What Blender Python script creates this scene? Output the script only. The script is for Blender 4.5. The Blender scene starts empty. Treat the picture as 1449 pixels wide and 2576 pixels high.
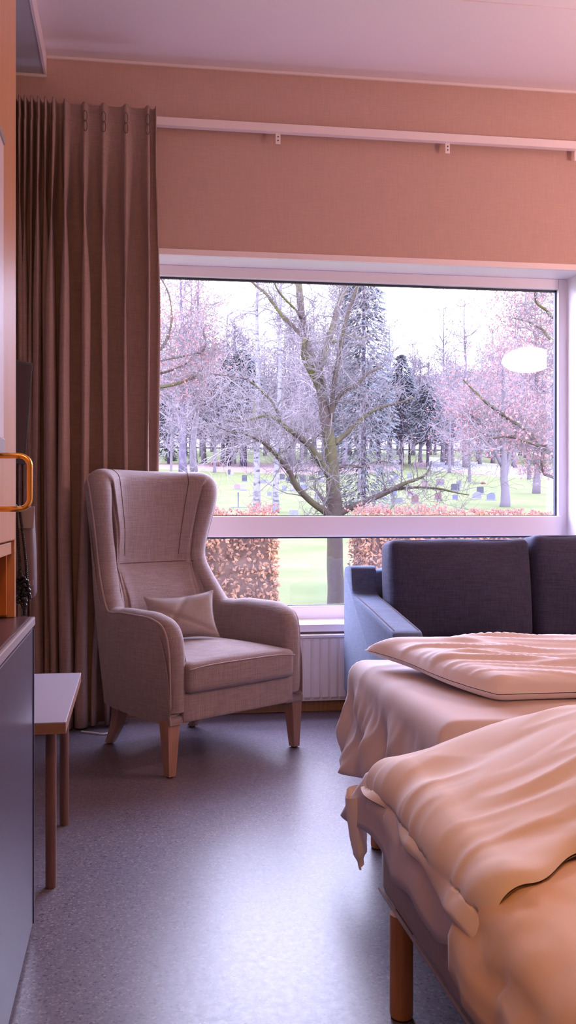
import bpy, bmesh, math, random
import numpy as np
from mathutils import Vector, Matrix, noise
random.seed(7)
C = bpy.context.scene.collection
PI = math.pi
# ------------------------------------------------------------------ camera model (level camera, 1 m above the floor)
FPX, CX, CY, TH = 2250.0, 635.0, 1288.0, math.radians(7.72)
ct, st = math.cos(TH), math.sin(TH)
def P(px, py, Y):
    """room point in the plane at depth Y that the photo shows at this pixel"""
    u = (px-CX)/FPX; v = (CY-py)/FPX
    zc = Y/(ct-u*st)
    return Vector((zc*(u*ct+st), Y, 1+v*zc))
def PZ(px, py, Z):
    u = (px-CX)/FPX; v = (CY-py)/FPX
    zc = (Z-1)/v
    return Vector((zc*(u*ct+st), zc*(ct-u*st), Z))
# ------------------------------------------------------------------ helpers
def tag(o, label=None, cat=None, group=None, kind=None):
    if label: o['label'] = label
    if cat: o['category'] = cat
    if group: o['group'] = group
    if kind: o['kind'] = kind
    return o
def empty(name, loc=(0,0,0), rz=0, **k):
    o = bpy.data.objects.new(name, None); C.objects.link(o)
    o.location = loc; o.rotation_euler = (0,0,rz); o.empty_display_size = .05
    return tag(o, **k)
class MB:
    def __init__(s): s.v=[]; s.f=[]
    def add(s, vs, fs):
        n=len(s.v); s.v += [tuple(p) for p in vs]; s.f += [tuple(i+n for i in f) for f in fs]; return s
    def box(s, x0,x1,y0,y1,z0,z1, M=None):
        vs=[Vector((x,y,z)) for x in (x0,x1) for y in (y0,y1) for z in (z0,z1)]
        if M: vs=[M@p for p in vs]
        return s.add(vs,[(0,1,3,2),(4,6,7,5),(0,4,5,1),(2,3,7,6),(0,2,6,4),(1,5,7,3)])
    def prism(s, poly, axis, a, b):
        """2D outline extruded along an axis (0,1,2)"""
        n=len(poly)
        def pt(p,t):
            q=[p[0],p[1]]; q.insert(axis,t); return tuple(q)
        vs=[pt(p,a) for p in poly]+[pt(p,b) for p in poly]
        fs=[tuple(range(n)),tuple(range(2*n-1,n-1,-1))]+[(i,i+n,(i+1)%n+n,(i+1)%n) for i in range(n)]
        return s.add(vs,fs)
    def tube(s, pts, r, n=8, closed=False, caps=True):
        pts=[Vector(p) for p in pts]; m=len(pts)
        rs=r if isinstance(r,(list,tuple)) else [r]*m
        up=Vector((.123,.456,.88)).normalized(); base=len(s.v); prev=None
        for i,p in enumerate(pts):
            if closed: t=pts[(i+1)%m]-pts[i-1]
            else: t=pts[min(i+1,m-1)]-pts[max(i-1,0)]
            if t.length<1e-9: t=Vector((0,0,1))
            t.normalize()
            if prev is None:
                a=t.cross(up)
                if a.length<1e-3: a=t.cross(Vector((1,0,0)))
            else:
                a=prev-t*prev.dot(t)
            a.normalize(); prev=a; b=t.cross(a)
            for k in range(n):
                q=2*PI*k/n; s.v.append(tuple(p+(a*math.cos(q)+b*math.sin(q))*rs[i]))
        for i in range(m if closed else m-1):
            j=(i+1)%m
            for k in range(n):
                k2=(k+1)%n
                s.f.append((base+i*n+k,base+i*n+k2,base+j*n+k2,base+j*n+k))
        if caps and not closed:
            s.f.append(tuple(base+k for k in range(n-1,-1,-1)))
            s.f.append(tuple(base+(m-1)*n+k for k in range(n)))
        return s
    def lathe(s, prof, n=24, c=(0,0,0)):
        base=len(s.v)
        for r,z in prof:
            for k in range(n):
                q=2*PI*k/n; s.v.append((c[0]+r*math.cos(q),c[1]+r*math.sin(q),c[2]+z))
        for i in range(len(prof)-1):
            for k in range(n):
                k2=(k+1)%n; s.f.append((base+i*n+k,base+i*n+k2,base+(i+1)*n+k2,base+(i+1)*n+k))
        s.f.append(tuple(base+k for k in range(n-1,-1,-1)))
        s.f.append(tuple(base+(len(prof)-1)*n+k for k in range(n)))
        return s
    def grid(s, G, wrapu=False):
        """G[i][j] points"""
        n=len(G); m=len(G[0]); base=len(s.v)
        for row in G:
            for p in row: s.v.append(tuple(p))
        for i in range(n if wrapu else n-1):
            i2=(i+1)%n
            for j in range(m-1):
                s.f.append((base+i*m+j,base+i2*m+j,base+i2*m+j+1,base+i*m+j+1))
        return s
    def build(s, name, mat, parent=None, smooth=False, bevel=0, weld=False, angle=None, fix=True, **k):
        me=bpy.data.meshes.new(name); me.from_pydata(s.v,[],s.f)
        if fix or weld or bevel:
            bm=bmesh.new(); bm.from_mesh(me)
            if weld: bmesh.ops.remove_doubles(bm,verts=bm.verts,dist=1e-5)
            if bevel: bmesh.ops.bevel(bm,geom=list(bm.edges),offset=bevel,segments=2,affect='EDGES',profile=.6,clamp_overlap=True)
            if fix: bmesh.ops.recalc_face_normals(bm,faces=bm.faces)
            bm.to_mesh(me); bm.free()
        me.materials.append(mat)
        if smooth or angle:
            me.polygons.foreach_set('use_smooth',[True]*len(me.polygons))
            if angle: me.set_sharp_from_angle(angle=math.radians(angle))
        o=bpy.data.objects.new(name,me); C.objects.link(o)
        if parent: o.parent=parent
        return tag(o,**k)
def rbox(hx,hy,hz,r,n=14,puff=(0,0,0),c=(0,0,0),fn=None):
    """rounded, puffed block centred on c"""
    mb=MB(); H=Vector((hx,hy,hz))
    ts=[math.sin((i/n-.5)*PI) for i in range(n+1)]
    ts=[.55*t+.45*(2*i/n-1) for i,t in enumerate(ts)]
    for ax in range(3):
        for sg in (-1,1):
            G=[]
            for a in ts:
                row=[]
                for b in ts:
                    p=[a,b]; p.insert(ax,sg)
                    q=Vector((p[0]*H[0],p[1]*H[1],p[2]*H[2]))
                    inn=Vector([max(-(H[i]-r),min(H[i]-r,q[i])) for i in range(3)])
                    d=q-inn; d.normalize(); q=inn+d*r
                    f=[q[i]/H[i] for i in range(3)]
                    for i in range(3):
                        j,k=(i+1)%3,(i+2)%3
                        q[i]+=puff[i]*f[i]*max(0,1-f[j]**2)*max(0,1-f[k]**2)
                    if fn: q=fn(q,f)
                    row.append(q+Vector(c))
                G.append(row)
            mb.grid(G)
    return mb
def copy_tree(o, parent=None):
    c=o.copy(); C.objects.link(c)
    if parent: c.parent=parent
    for ch in list(o.children): copy_tree(ch,c)
    return c
# ------------------------------------------------------------------ materials
def mat(name, col, rough=.6, spec=.5, metal=0, bump=None, var=None, sheen=0, trans=0, weave=None):
    m=bpy.data.materials.new(name); m.use_nodes=True; nt=m.node_tree; N=nt.nodes; L=nt.links
    b=N['Principled BSDF']; b.inputs['Base Color'].default_value=(*col,1)
    b.inputs['Roughness'].default_value=rough; b.inputs['Metallic'].default_value=metal
    b.inputs['Specular IOR Level'].default_value=spec
    if sheen: b.inputs['Sheen Weight'].default_value=sheen; b.inputs['Sheen Roughness'].default_value=.5
    tc=N.new('ShaderNodeTexCoord')
    if var:   # (scale, colour2, detail, lo, hi, stretch)
        sc,c2,det,lo,hi=var[:5]
        n=N.new('ShaderNodeTexNoise'); n.inputs['Scale'].default_value=sc; n.inputs['Detail'].default_value=det
        if len(var)>5:
            mp=N.new('ShaderNodeMapping'); mp.inputs['Scale'].default_value=var[5]; L.new(tc.outputs['Object'],mp.inputs[0]); L.new(mp.outputs[0],n.inputs[0])
        else: L.new(tc.outputs['Object'],n.inputs[0])
        r=N.new('ShaderNodeValToRGB'); r.color_ramp.elements[0].position=lo; r.color_ramp.elements[1].position=hi
        r.color_ramp.elements[0].color=(*col,1); r.color_ramp.elements[1].color=(*c2,1)
        L.new(n.outputs[0],r.inputs[0]); L.new(r.outputs[0],b.inputs['Base Color'])
    if bump:  # (scale, strength, distance)
        n=N.new('ShaderNodeTexNoise'); n.inputs['Scale'].default_value=bump[0]; n.inputs['Detail'].default_value=4
        L.new(tc.outputs['Object'],n.inputs[0])
        bp=N.new('ShaderNodeBump'); bp.inputs['Strength'].default_value=bump[1]; bp.inputs['Distance'].default_value=bump[2]
        L.new(n.outputs[0],bp.inputs['Height']); L.new(bp.outputs[0],b.inputs['Normal'])
    if weave: # woven cloth: (scale, strength, colour2) two stretched noises
        sc,stg,c2=weave
        ns=[]
        for k in ((1,.06,1),(.06,1,.06)):
            mp=N.new('ShaderNodeMapping'); mp.inputs['Scale'].default_value=(k[0],k[0],k[1]) if k[0]==1 else (.06,.06,1)
            L.new(tc.outputs['Object'],mp.inputs[0])
            n=N.new('ShaderNodeTexNoise'); n.inputs['Scale'].default_value=sc; n.inputs['Detail'].default_value=3
            L.new(mp.outputs[0],n.inputs[0]); ns.append(n)
        ad=N.new('ShaderNodeMath'); ad.operation='ADD'; L.new(ns[0].outputs[0],ad.inputs[0]); L.new(ns[1].outputs[0],ad.inputs[1])
        mr=N.new('ShaderNodeMapRange'); mr.inputs[1].default_value=.75; mr.inputs[2].default_value=1.25
        L.new(ad.outputs[0],mr.inputs[0])
        mx=N.new('ShaderNodeMix'); mx.data_type='RGBA'; mx.inputs[6].default_value=(*col,1); mx.inputs[7].default_value=(*c2,1)
        L.new(mr.outputs[0],mx.inputs[0]); L.new(mx.outputs[2],b.inputs['Base Color'])
        bp=N.new('ShaderNodeBump'); bp.inputs['Strength'].default_value=stg; bp.inputs['Distance'].default_value=.002
        L.new(ad.outputs[0],bp.inputs['Height']); L.new(bp.outputs[0],b.inputs['Normal'])
    if trans:
        out=N['Material Output']; tr=N.new('ShaderNodeBsdfTranslucent'); ms=N.new('ShaderNodeMixShader'); ms.inputs[0].default_value=trans
        src=b.inputs['Base Color']
        if src.is_linked: L.new(src.links[0].from_socket,tr.inputs[0])
        else: tr.inputs[0].default_value=(*col,1)
        L.new(b.outputs[0],ms.inputs[1]); L.new(tr.outputs[0],ms.inputs[2]); L.new(ms.outputs[0],out.inputs[0])
    return m
def wood(name, c1, c2, scale=6, rough=.45, stretch=(12,12,1)):
    return mat(name,c1,rough,var=(scale,c2,5,.35,.65,stretch))
def emit(name,col,s):
    m=bpy.data.materials.new(name); m.use_nodes=True; nt=m.node_tree
    e=nt.nodes.new('ShaderNodeEmission'); e.inputs[0].default_value=(*col,1); e.inputs[1].default_value=s
    nt.links.new(e.outputs[0],nt.nodes['Material Output'].inputs[0]); return m
def glass_mat():
    m=bpy.data.materials.new('window_glass'); m.use_nodes=True; nt=m.node_tree; N=nt.nodes; L=nt.links
    g=N.new('ShaderNodeNewGeometry'); d=N.new('ShaderNodeVectorMath'); d.operation='DOT_PRODUCT'
    L.new(g.outputs['Normal'],d.inputs[0]); L.new(g.outputs['Incoming'],d.inputs[1])
    def mth(op,a,b=None):
        n=N.new('ShaderNodeMath'); n.operation=op
        for i,x in enumerate((a,b)):
            if x is None: continue
            if isinstance(x,(int,float)): n.inputs[i].default_value=x
            else: L.new(x,n.inputs[i])
        return n.outputs[0]
    a=mth('ABSOLUTE',d.outputs['Value']); k=mth('SUBTRACT',1.0,a); k=mth('POWER',k,5.0); k=mth('MULTIPLY',k,.93); k=mth('ADD',k,.045)
    t=N.new('ShaderNodeBsdfTransparent'); t.inputs[0].default_value=(.98,.985,.99,1)
    gl=N.new('ShaderNodeBsdfGlossy'); gl.inputs['Roughness'].default_value=.02
    ms=N.new('ShaderNodeMixShader'); L.new(k,ms.inputs[0]); L.new(t.outputs[0],ms.inputs[1]); L.new(gl.outputs[0],ms.inputs[2])
    L.new(ms.outputs[0],N['Material Output'].inputs[0]); return m
M={}
M['wall']=mat('wallpaper',(.64,.435,.385),.85,.2,weave=(260,.25,(.57,.395,.355)))
M['wallplain']=mat('painted_wall',(.40,.34,.34),.8,.2)
M['ceiling']=mat('ceiling_paint',(.86,.78,.85),.85,.2,bump=(120,.05,.002))
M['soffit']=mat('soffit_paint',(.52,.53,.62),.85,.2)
M['white']=mat('white_gloss_paint',(.83,.78,.84),.32,.5)
M['white2']=mat('white_radiator_enamel',(.80,.76,.78),.4,.5)
M['gasket']=mat('black_rubber',(.02,.02,.05),.5)
M['glass']=glass_mat()
M['rail']=mat('rail_enamel',(.90,.80,.84),.5)
M['basewood']=wood('oak_skirting',(.42,.21,.09),(.32,.15,.06),8)
M['curtain']=mat('curtain_linen',(.49,.35,.33),.85,.2,weave=(330,.35,(.40,.28,.26)),trans=.10)
M['hook']=mat('steel_hook',(.12,.1,.1),.4,metal=.6)
M['chair']=mat('armchair_wool',(.345,.27,.275),.85,.25,weave=(240,.5,(.25,.19,.195)),sheen=.25)
M['pipe']=mat('armchair_piping',(.40,.31,.31),.8,.25)
M['seam']=mat('dark_seam',(.16,.11,.12),.9,.1)
M['pillow']=mat('pillow_sateen',(.33,.26,.25),.5,.4,weave=(300,.2,(.28,.22,.21)))
M['legwood']=wood('beech_leg',(.40,.22,.16),(.32,.17,.12),7)
M['foot']=mat('felt_pad',(.03,.025,.03),.8)
M['sofa']=mat('sofa_blue_weave',(.12,.155,.26),.85,.25,weave=(260,.5,(.075,.10,.18)),sheen=.15)
M['sofacush']=mat('sofa_cushion_weave',(.062,.060,.110),.85,.2,weave=(230,.5,(.038,.036,.072)),sheen=.08)
M['sheet']=mat('cotton_sheet',(.72,.62,.62),.75,.25,bump=(500,.12,.001))
M['duvet_far']=mat('pink_cotton_duvet',(.90,.82,.84),.75,.25,bump=(500,.1,.001))
M['duvet_near']=mat('cream_cotton_duvet',(.86,.75,.68),.75,.25,bump=(500,.1,.001))
M['blanket']=mat('cream_cotton_cover',(.80,.60,.45),.8,.25,bump=(500,.1,.001))
M['bedbox']=mat('bed_base_weave',(.44,.37,.37),.9,.2,weave=(300,.4,(.38,.32,.32)))
M['bedleg']=wood('beech_bed_leg',(.55,.26,.10),(.45,.20,.07),8)
M['table']=mat('grey_laminate',(.42,.40,.50),.4,bump=(300,.05,.001))
M['tableedge']=wood('birch_ply_edge',(.34,.19,.13),(.28,.15,.10),9,stretch=(1,12,12))
M['tableleg']=wood('stained_leg',(.24,.13,.11),(.19,.10,.08),9)
M['cabwood']=wood('orange_beech_cabinet',(.66,.36,.20),(.60,.31,.165),5,.35)
M['cabin']=mat('orange_niche_lining',(.62,.20,.05),.5)
M['darkcab']=mat('dark_satin_door',(.12,.115,.17),.28,.5)
M['darktop']=mat('dark_brown_top',(.13,.075,.08),.3)
M['edge']=mat('grey_edging',(.42,.40,.46),.35)
M['board']=mat('pale_board',(.80,.76,.88),.35)
M['brass']=mat('brass_handle',(.95,.55,.16),.22,metal=1)
M['tv']=mat('television_black',(.012,.012,.02),.25)
M['screen']=mat('television_screen',(.035,.022,.028),.12)
M['bag']=mat('bag_leather',(.16,.12,.16),.4)
M['bead']=mat('black_bead',(.01,.01,.014),.12)
M['paper']=mat('pale_lining',(.30,.27,.36),.6)
M['cord']=mat('white_cable',(.75,.72,.78),.5)
# floor: speckled linoleum
def floor_mat():
    m=mat('speckled_linoleum',(.25,.215,.255),.28,.6); nt=m.node_tree; N=nt.nodes; L=nt.links; b=N['Principled BSDF']
    tc=N.new('ShaderNodeTexCoord')
    v=N.new('ShaderNodeTexVoronoi'); v.inputs['Scale'].default_value=210; L.new(tc.outputs['Object'],v.inputs[0])
    sp=N.new('ShaderNodeSeparateColor'); L.new(v.outputs['Color'],sp.inputs[0])
    r=N.new('ShaderNodeValToRGB'); e=r.color_ramp.elements
    e[0].position=0; e[0].color=(.07,.055,.07,1); e[1].position=.12; e[1].color=(.140,.122,.170,1)
    for p,c in ((.5,(.165,.145,.195)),(.86,(.185,.165,.21)),(.93,(.25,.22,.26)),(1,(.29,.26,.29))):
        x=e.new(p); x.color=(*c,1)
    L.new(sp.outputs[0],r.inputs[0]); L.new(r.outputs[0],b.inputs['Base Color'])
    n=N.new('ShaderNodeTexNoise'); n.inputs['Scale'].default_value=60; L.new(tc.outputs['Object'],n.inputs[0])
    mr=N.new('ShaderNodeMapRange'); mr.inputs[3].default_value=.27; mr.inputs[4].default_value=.39; L.new(n.outputs[0],mr.inputs[0]); L.new(mr.outputs[0],b.inputs['Roughness'])
    bp=N.new('ShaderNodeBump'); bp.inputs['Strength'].default_value=.12; bp.inputs['Distance'].default_value=.001
    L.new(n.outputs[0],bp.inputs['Height']); L.new(bp.outputs[0],b.inputs['Normal'])
    return m
M['floor']=floor_mat()
# ------------------------------------------------------------------ ROOM
XL,XR,YB,YW,ZC=-.80,4.0,-1.9,4.41,3.20
WX0,WX1,WZ0,WZ1=-.12,2.36,.40,2.287          # window opening
T=.24
S=dict(kind='structure')
MB().box(XL-.1,XR+.1,YB-.1,YW+T,-.12,0).build('floor',M['floor'],**S)
MB().box(XL-.1,XR+.1,YB-.1,YW+T,ZC,ZC+.15).build('ceiling',M['ceiling'],**S)
w=MB(); w.box(XL-.1,WX0,YW,YW+T,0,ZC); w.box(WX1,XR+.1,YW,YW+T,0,ZC); w.box(WX0,WX1,YW,YW+T,WZ1,ZC); w.box(WX0,WX1,YW,YW+T,0,WZ0)
w.build('wall_back',M['wall'],**S)
MB().box(XL-.1,XL,YB,YW,0,ZC).build('wall_left',M['wallplain'],**S)
MB().box(XR,XR+.1,YB,YW,0,ZC).build('wall_right',M['wall'],**S)
MB().box(XL-.1,XR+.1,YB-.1,YB,0,ZC).build('wall_front',M['wallplain'],**S)
MB().box(XL,-.416,YB,YW-.001,3.108,ZC-.001).build('trim_1',M['soffit'],bevel=.003,**S)      # boxed-in ceiling drop
MB().box(-.416,-.404,YB,YW-.001,3.104,ZC-.001).build('trim_2',M['ceiling'],**S)
MB().box(-.404,XR,YW-.012,YW-.001,ZC-.014,ZC-.001).build('trim_3',M['rail'],**S)
MB().box(XL,-.404,YW-.012,YW-.001,3.094,3.107).build('trim_4',M['rail'],**S)
MB().box(-.40,XR,3.685,3.715,ZC-.005,ZC-.0005).build('trim_5',M['ceiling'],**S)             # ceiling board joint
MB().box(XL,XR,YW-.014,YW-.001,.001,.062).build('baseboard_back',M['basewood'],bevel=.003,**S)
MB().box(XL+.001,XL+.014,YB,YW-.015,.001,.062).build('baseboard_left',M['basewood'],bevel=.003,**S)
# window casing head
MB().box(WX0-.03,WX1+.05,YW-.012,YW-.001,2.262,2.292).build('trim_6',M['rail'],bevel=.002,**S)
MB().box(WX0,WX1,YW,4.645,2.262,2.2865).build('trim_7',M['white'],**S)
MB().box(2.345,2.3599,YW-.008,4.58,.44,2.262).build('trim_8',M['white'],**S)
# window frame
win=empty('window_1',(0,4.58,0),**S)
fr=MB(); F0,F1=4.58,4.645; GX0,GX1=-.03,2.296
def wb(mb,x0,x1,y0,y1,z0,z1): mb.box(x0,x1,y0-4.58,y1-4.58,z0,z1)
wb(fr,WX0+.001,GX0,F0,F1,.44,2.262); wb(fr,GX1,2.345,F0,F1,.44,2.262); wb(fr,GX0,GX1,F0,F1,2.207,2.262); wb(fr,GX0,GX1,F0,F1,.44,.51)
fr.build('window_frame',M['white'],win,bevel=.004)
mr=MB(); wb(mr,GX0,GX1+.012,F0-.012,F1,.871,.979); mr.build('mid_rail',M['white'],win,bevel=.006)
gk=MB()
for z0,z1 in ((.979,2.207),(.51,.871)):
    for a in ((GX0,GX1,z1-.009,z1),(GX0,GX1,z0,z0+.004),(GX0,GX0+.006,z0,z1),(GX1-.009,GX1,z0,z1)):
        wb(gk,a[0],a[1],4.605,4.625,a[2],a[3])
gk.build('gasket',M['gasket'],win)
for z0,z1 in ((.979,2.207),(.51,.871)):
    g=MB(); wb(g,GX0+.004,GX1-.004,4.612,4.620,z0+.003,z1-.003); g.build('glass_pane',M['glass'],win)
MB().box(WX0-.02,WX1+.02,4.375,4.58,.402,.4399).build('trim_9',M['white'],bevel=.006,**S)   # window sill board
# ------------------------------------------------------------------ radiator
rad=empty('radiator',(1.27,4.35,.065),label='white ribbed panel radiator on the wall below the window sill',cat='radiator')
def radiator():
    x0,x1=-.95,.95; n=43; mb=MB(); pts=[]
    xs=[];w_=(x1-x0)/n
    for i in range(n):
        a=x0+i*w_
        for q,y in ((.0,-.012),(.62,-.012),(.72,-.004),(.90,-.004)): xs.append((a+q*w_,y))
    xs.append((x1,-.012))
    zs=[(0,.008),(.012,0),(.29,0),(.302,.008)]
    G=[[(x,y+dy*1.0,z+.008) for z,dy in zs] for x,y in xs]
    mb.grid(G); return mb
radiator().build('front_panel',M['white2'],rad)
MB().box(-.95,.95,.0,.012,.0,.315).build('rear_panel',M['white2'],rad)
MB().box(-.955,.955,-.016,.04,.313,.327).build('top_grille',M['white2'],rad,bevel=.003)
for x in (-.957,.945): MB().box(x,x+.012,-.016,.04,.004,.3129).build('side_panel',M['white2'],rad,bevel=.002)
for x in (-.7,.7): MB().box(x-.02,x+.02,.0121,.0445,.05,.28).build('wall_bracket',M['white2'],rad)
# ------------------------------------------------------------------ curtain rail + brackets
zr=2.895
rl=empty('curtain_rail',(0,YW,zr),label='long white curtain rail fixed across the wall above the window',cat='curtain rail')
MB().box(XL+.005,XR-.01,-.065,-.030,-.022,.018).build('track',M['rail'],rl,bevel=.003)
MB().box(XL+.005,XR-.01,-.030,-.0005,.002,.018).build('wall_flange',M['rail'],rl)
for px in (700,1127,1452):
    x=P(px,345,4.36).x
    b=MB().box(x-.012,x+.012,-.045,-.041,-.075,-.022).build('bracket',M['rail'],rl)
    h=MB()
    for z in (-.04,-.058):
        h.tube([(x,-.0415,z),(x,-.047,z)],.0035,10)
    h.build('screw_hole',M['hook'],b)
# ------------------------------------------------------------------ curtain
def sm(a,b,x):
    t=max(0,min(1,(x-a)/(b-a))); return t*t*(3-2*t)
cu=empty('curtain',(0,0,0),label='floor-length mauve linen curtain with pinch pleats gathered left of the window',cat='curtain')
cu.location=(-.2,4.25,0)
def curtain():
    pl=[8,24,40,54,68,84,101,118,138,168,214,261,317,372,393]      # pleat positions along the rail
    xt=[P(p,310,4.30).x for p in pl]
    xb=[]
    lo=[8,30,44,56,72,90,104,122,146,172,205,232,262,288,300]
    for p in lo: xb.append(P(p,1500,4.30).x)
    n=len(pl); sub=22; cols=[]
    for k in range(n-1):
        for i in range(sub): cols.append(k+i/sub)
    cols.append(n-1)
    amp=[.05,.05,.06,.05,.06,.07,.11,.07,.12,.14,.11,.08,.09,.07,.03]
    phs=[random.uniform(-.08,.08) for _ in range(n)]
    zs=[.012]+[.1+.09*i for i in range(29)]+[2.72,2.76,2.785,2.80,2.82,2.84,2.86,2.88,2.90,2.915]
    rows=[]
    for c in cols:
        k=min(int(c),n-2); f=c-k; col=[]
        for z in zs:
            q=sm(1.1,.2,z)
            low=sm(2.8,1.9,z)
            X0=xt[k]+(xt[k+1]-xt[k])*f; X1=xb[k]+(xb[k+1]-xb[k])*f
            x=X0*(1-.85*q)+X1*.85*q
            a=amp[k]*(1-f)+amp[k+1]*f
            wv=.5+.5*math.cos(2*PI*(f+phs[k]*low*math.sin(PI*f)))           # ridges at pleats
            pinch=wv**9
            y0=-a*1.1*(wv**1.3)                                             # lower folds
            y1=-.028*pinch-.012*wv*(1 if k<9 else .5)-(.035*wv**2 if k<9 else 0)
            t=sm(2.86,2.35,z)
            if z>2.80: y1=-(.018+.018*sm(2.80,2.9,z))*pinch-.004*wv-(.03*wv**2 if k<9 else 0)
            y=y0*t+y1*(1-t)
            x+=.02*low*math.sin(2*PI*f)*(amp[k]/.06)*(-1)                   # folds overlap slightly
            x+=.006*math.sin(z*2.1+k*1.7)*low
            y+=.010*math.sin(z*1.3+c*1.1)*low
            col.append((x+.2,y+.03-.0,z))
        rows.append(col)
    return rows
G=curtain()
mb=MB().grid(G); 
mb.build('pleated_panel',M['curtain'],cu,smooth=True)
so=cu.children[0].modifiers.new('s','SOLIDIFY'); so.thickness=.004
hooks=[214,261,317,372]
for p in hooks:
    x=P(p,340,4.23).x+.2
    h=MB()
    for zz in (2.845,2.80):
        h.tube([(x+.009*math.sin(t*PI*2),-.018-.004*math.cos(t*2*PI),zz+.024*math.cos(t*2*PI)) for t in [i/12 for i in range(12)]],.0016,6,closed=True)
    h.build('pleat_stitch',M['hook'],cu)
# cable on the floor under the curtain
pts=[P(205,1810,4.12),P(222,1815,4.1),P(240,1826,4.08),P(262,1830,4.06),P(285,1824,4.10),P(300,1812,4.2)]
pts=[(p.x,p.y,.006) for p in pts]
def cr(pts,n=8):
    out=[]; q=[Vector(p) for p in pts]
    for i in range(len(q)-1):
        a=q[max(i-1,0)];b=q[i];c=q[i+1];d=q[min(i+2,len(q)-1)]
        for k in range(n):
            t=k/n; out.append(.5*((2*b)+(c-a)*t+(2*a-5*b+4*c-d)*t*t+(3*b-a-3*c+d)*t**3))
    out.append(q[-1]); return out
MB().tube(cr(pts),.004,6).build('cable',M['cord'],smooth=True,label='thin white cable lying on the floor along the curtain hem',cat='cable')
# ------------------------------------------------------------------ ARMCHAIR
CH=Vector((.432,3.542,0)); RZ=math.atan2(.561,.828)
ch=empty('wing_armchair',CH,RZ,label='mauve-grey wingback armchair with piped edges and tapered wooden legs',cat='armchair')
# half columns: lists of (z, x, y); top; inner padding at z keys
COL=[ # (xy at z .2, .62, .80, 1.19), top, padding arms/back
 ((-.325,.000),(-.330,.000),(-.330,.000),(-.330,.000),.245),
 ((-.327,.002),(-.333,.002),(-.333,.002),(-.333,.002),.470),
 ((-.330,.032),(-.338,.032),(-.338,.032),(-.338,.032),.568),
 ((-.332,.110),(-.344,.110),(-.344,.110),(-.344,.110),.603),
 ((-.330,.210),(-.346,.215),(-.346,.215),(-.346,.215),.608),
 ((-.322,.310),(-.342,.325),(-.342,.325),(-.342,.325),.608),
 ((-.312,.390),(-.326,.410),(-.312,.440),(-.322,.440),.600),
 ((-.304,.440),(-.312,.470),(-.298,.530),(-.335,.515),.625),
 ((-.292,.490),(-.300,.525),(-.280,.582),(-.362,.490),.82),
 ((-.272,.530),(-.282,.570),(-.266,.618),(-.362,.530),1.085),
 ((-.230,.565),(-.243,.612),(-.228,.655),(-.325,.600),1.168),
 ((-.150,.590),(-.160,.645),(-.156,.688),(-.200,.680),1.178),
 ((-.050,.598),(-.053,.655),(-.053,.700),(-.064,.710),1.178)]
full=COL+[tuple((-a[0],a[1]) for a in c[:4])+(c[4],) for c in reversed(COL)]
ZK=[.2,.62,.80,1.19]
def lerpk(ks,vs,z):
    # monotone smooth through the keys
    if z<=ks[0]: return vs[0]
    for i in range(len(ks)-1):
        if z<=ks[i+1]:
            t=(z-ks[i])/(ks[i+1]-ks[i]); a=vs[max(i-1,0)];b=vs[i];c=vs[i+1];d=vs[min(i+2,len(ks)-1)]
            return .5*((2*b)+(c-a)*t+(2*a-5*b+4*c-d)*t*t+(3*b-a-3*c+d)*t**3)*.5+.5*(b+(c-b)*t)
    return vs[-1]
def cat4(v,f):
    a,b,c,d=v; return .5*((2*b)+(c-a)*f+(2*a-5*b+4*c-d)*f*f+(3*b-a-3*c+d)*f**3)
NC=len(full)
def around(u):
    i=min(int(u),NC-2); return [max(0,min(NC-1,j)) for j in (i-1,i,i+1,i+2)],u-i
def raw(i,z):
    c=full[i]; return np.array([lerpk(ZK,[q[0] for q in c[:4]],z),lerpk(ZK,[q[1] for q in c[:4]],z),z])
def Cz(u,z):
    ix,f=around(u); return cat4([raw(k,z) for k in ix],f)
def topz(u):
    ix,f=around(u); return cat4([full[k][4] for k in ix],f)
def nrmz(u,z):
    e=.25; d=Cz(min(u+e,NC-1),z)-Cz(max(u-e,0),z); n=np.array([-d[1],d[0],0.]); n/=np.linalg.norm(n)
    w=sm(2.2,3.6,sym(u)); n=n*w+np.array([-1. if u<NC/2 else 1.,0,0])*(1-w); return n/np.linalg.norm(n)
def rimc(u):
    z=topz(u); e=.12; u1=min(u+e,NC-1); u0=max(u-e,0)
    t=Cz(u1,topz(u1))-Cz(u0,topz(u0)); n=nrmz(u,z); d=np.cross(t,n); d/=np.linalg.norm(d)
    return Cz(u,z),n,d
def sym(u): return min(u,NC-1-u)
def pad(u,z):
    s=sym(u)
    back=sm(6.5,10.5,s)
    b=.075+.01*sm(9,12,s)
    lum=.045*math.exp(-((z-.60)/.12)**2)
    return (.068+.006*math.sin(min(s,6)/6*PI))*(1-back)+(b+lum+.014*sm(.8,.95,z)+.010*sm(.72,.95,z)*math.exp(-((s-9.3)/1.1)**2))*back-.012*back*math.exp(-((z-.775)/.018)**2)
OUT=.022
def prof(u):
    pts=[]; nt=26; R,n,d=rimc(u); rim=(OUT+pad(u,R[2]))/2
    Rc=R-d*rim*.8; zt=Rc[2]; off=Rc-Cz(u,zt)
    hs=[i/nt for i in range(nt+1)]
    def side(h,inn):
        z=.2+(zt-.2)*h; w=nrmz(u,z)*(1-h**5)+n*h**5; w/=np.linalg.norm(w)
        k=-(pad(u,z)*(1-h**6)+pad(u,R[2])*h**6) if inn else OUT+.012*math.sin(PI*h)*sm(0,4,sym(u))
        return Cz(u,z)+off*h**5+w*k
    for h in hs: pts.append(side(h,False))
    c=Rc+n*(OUT-rim)
    for k in range(1,10):
        a=PI*k/10; pts.append(c+n*rim*math.cos(a)+d*rim*math.sin(a)*.95)
    for h in reversed(hs): pts.append(side(h,True))
    return pts
US=[i/8 for i in range((NC-1)*8+1)]
PR=[prof(u) for u in US]
mb=MB().grid(PR); m_=len(PR[0])
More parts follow.
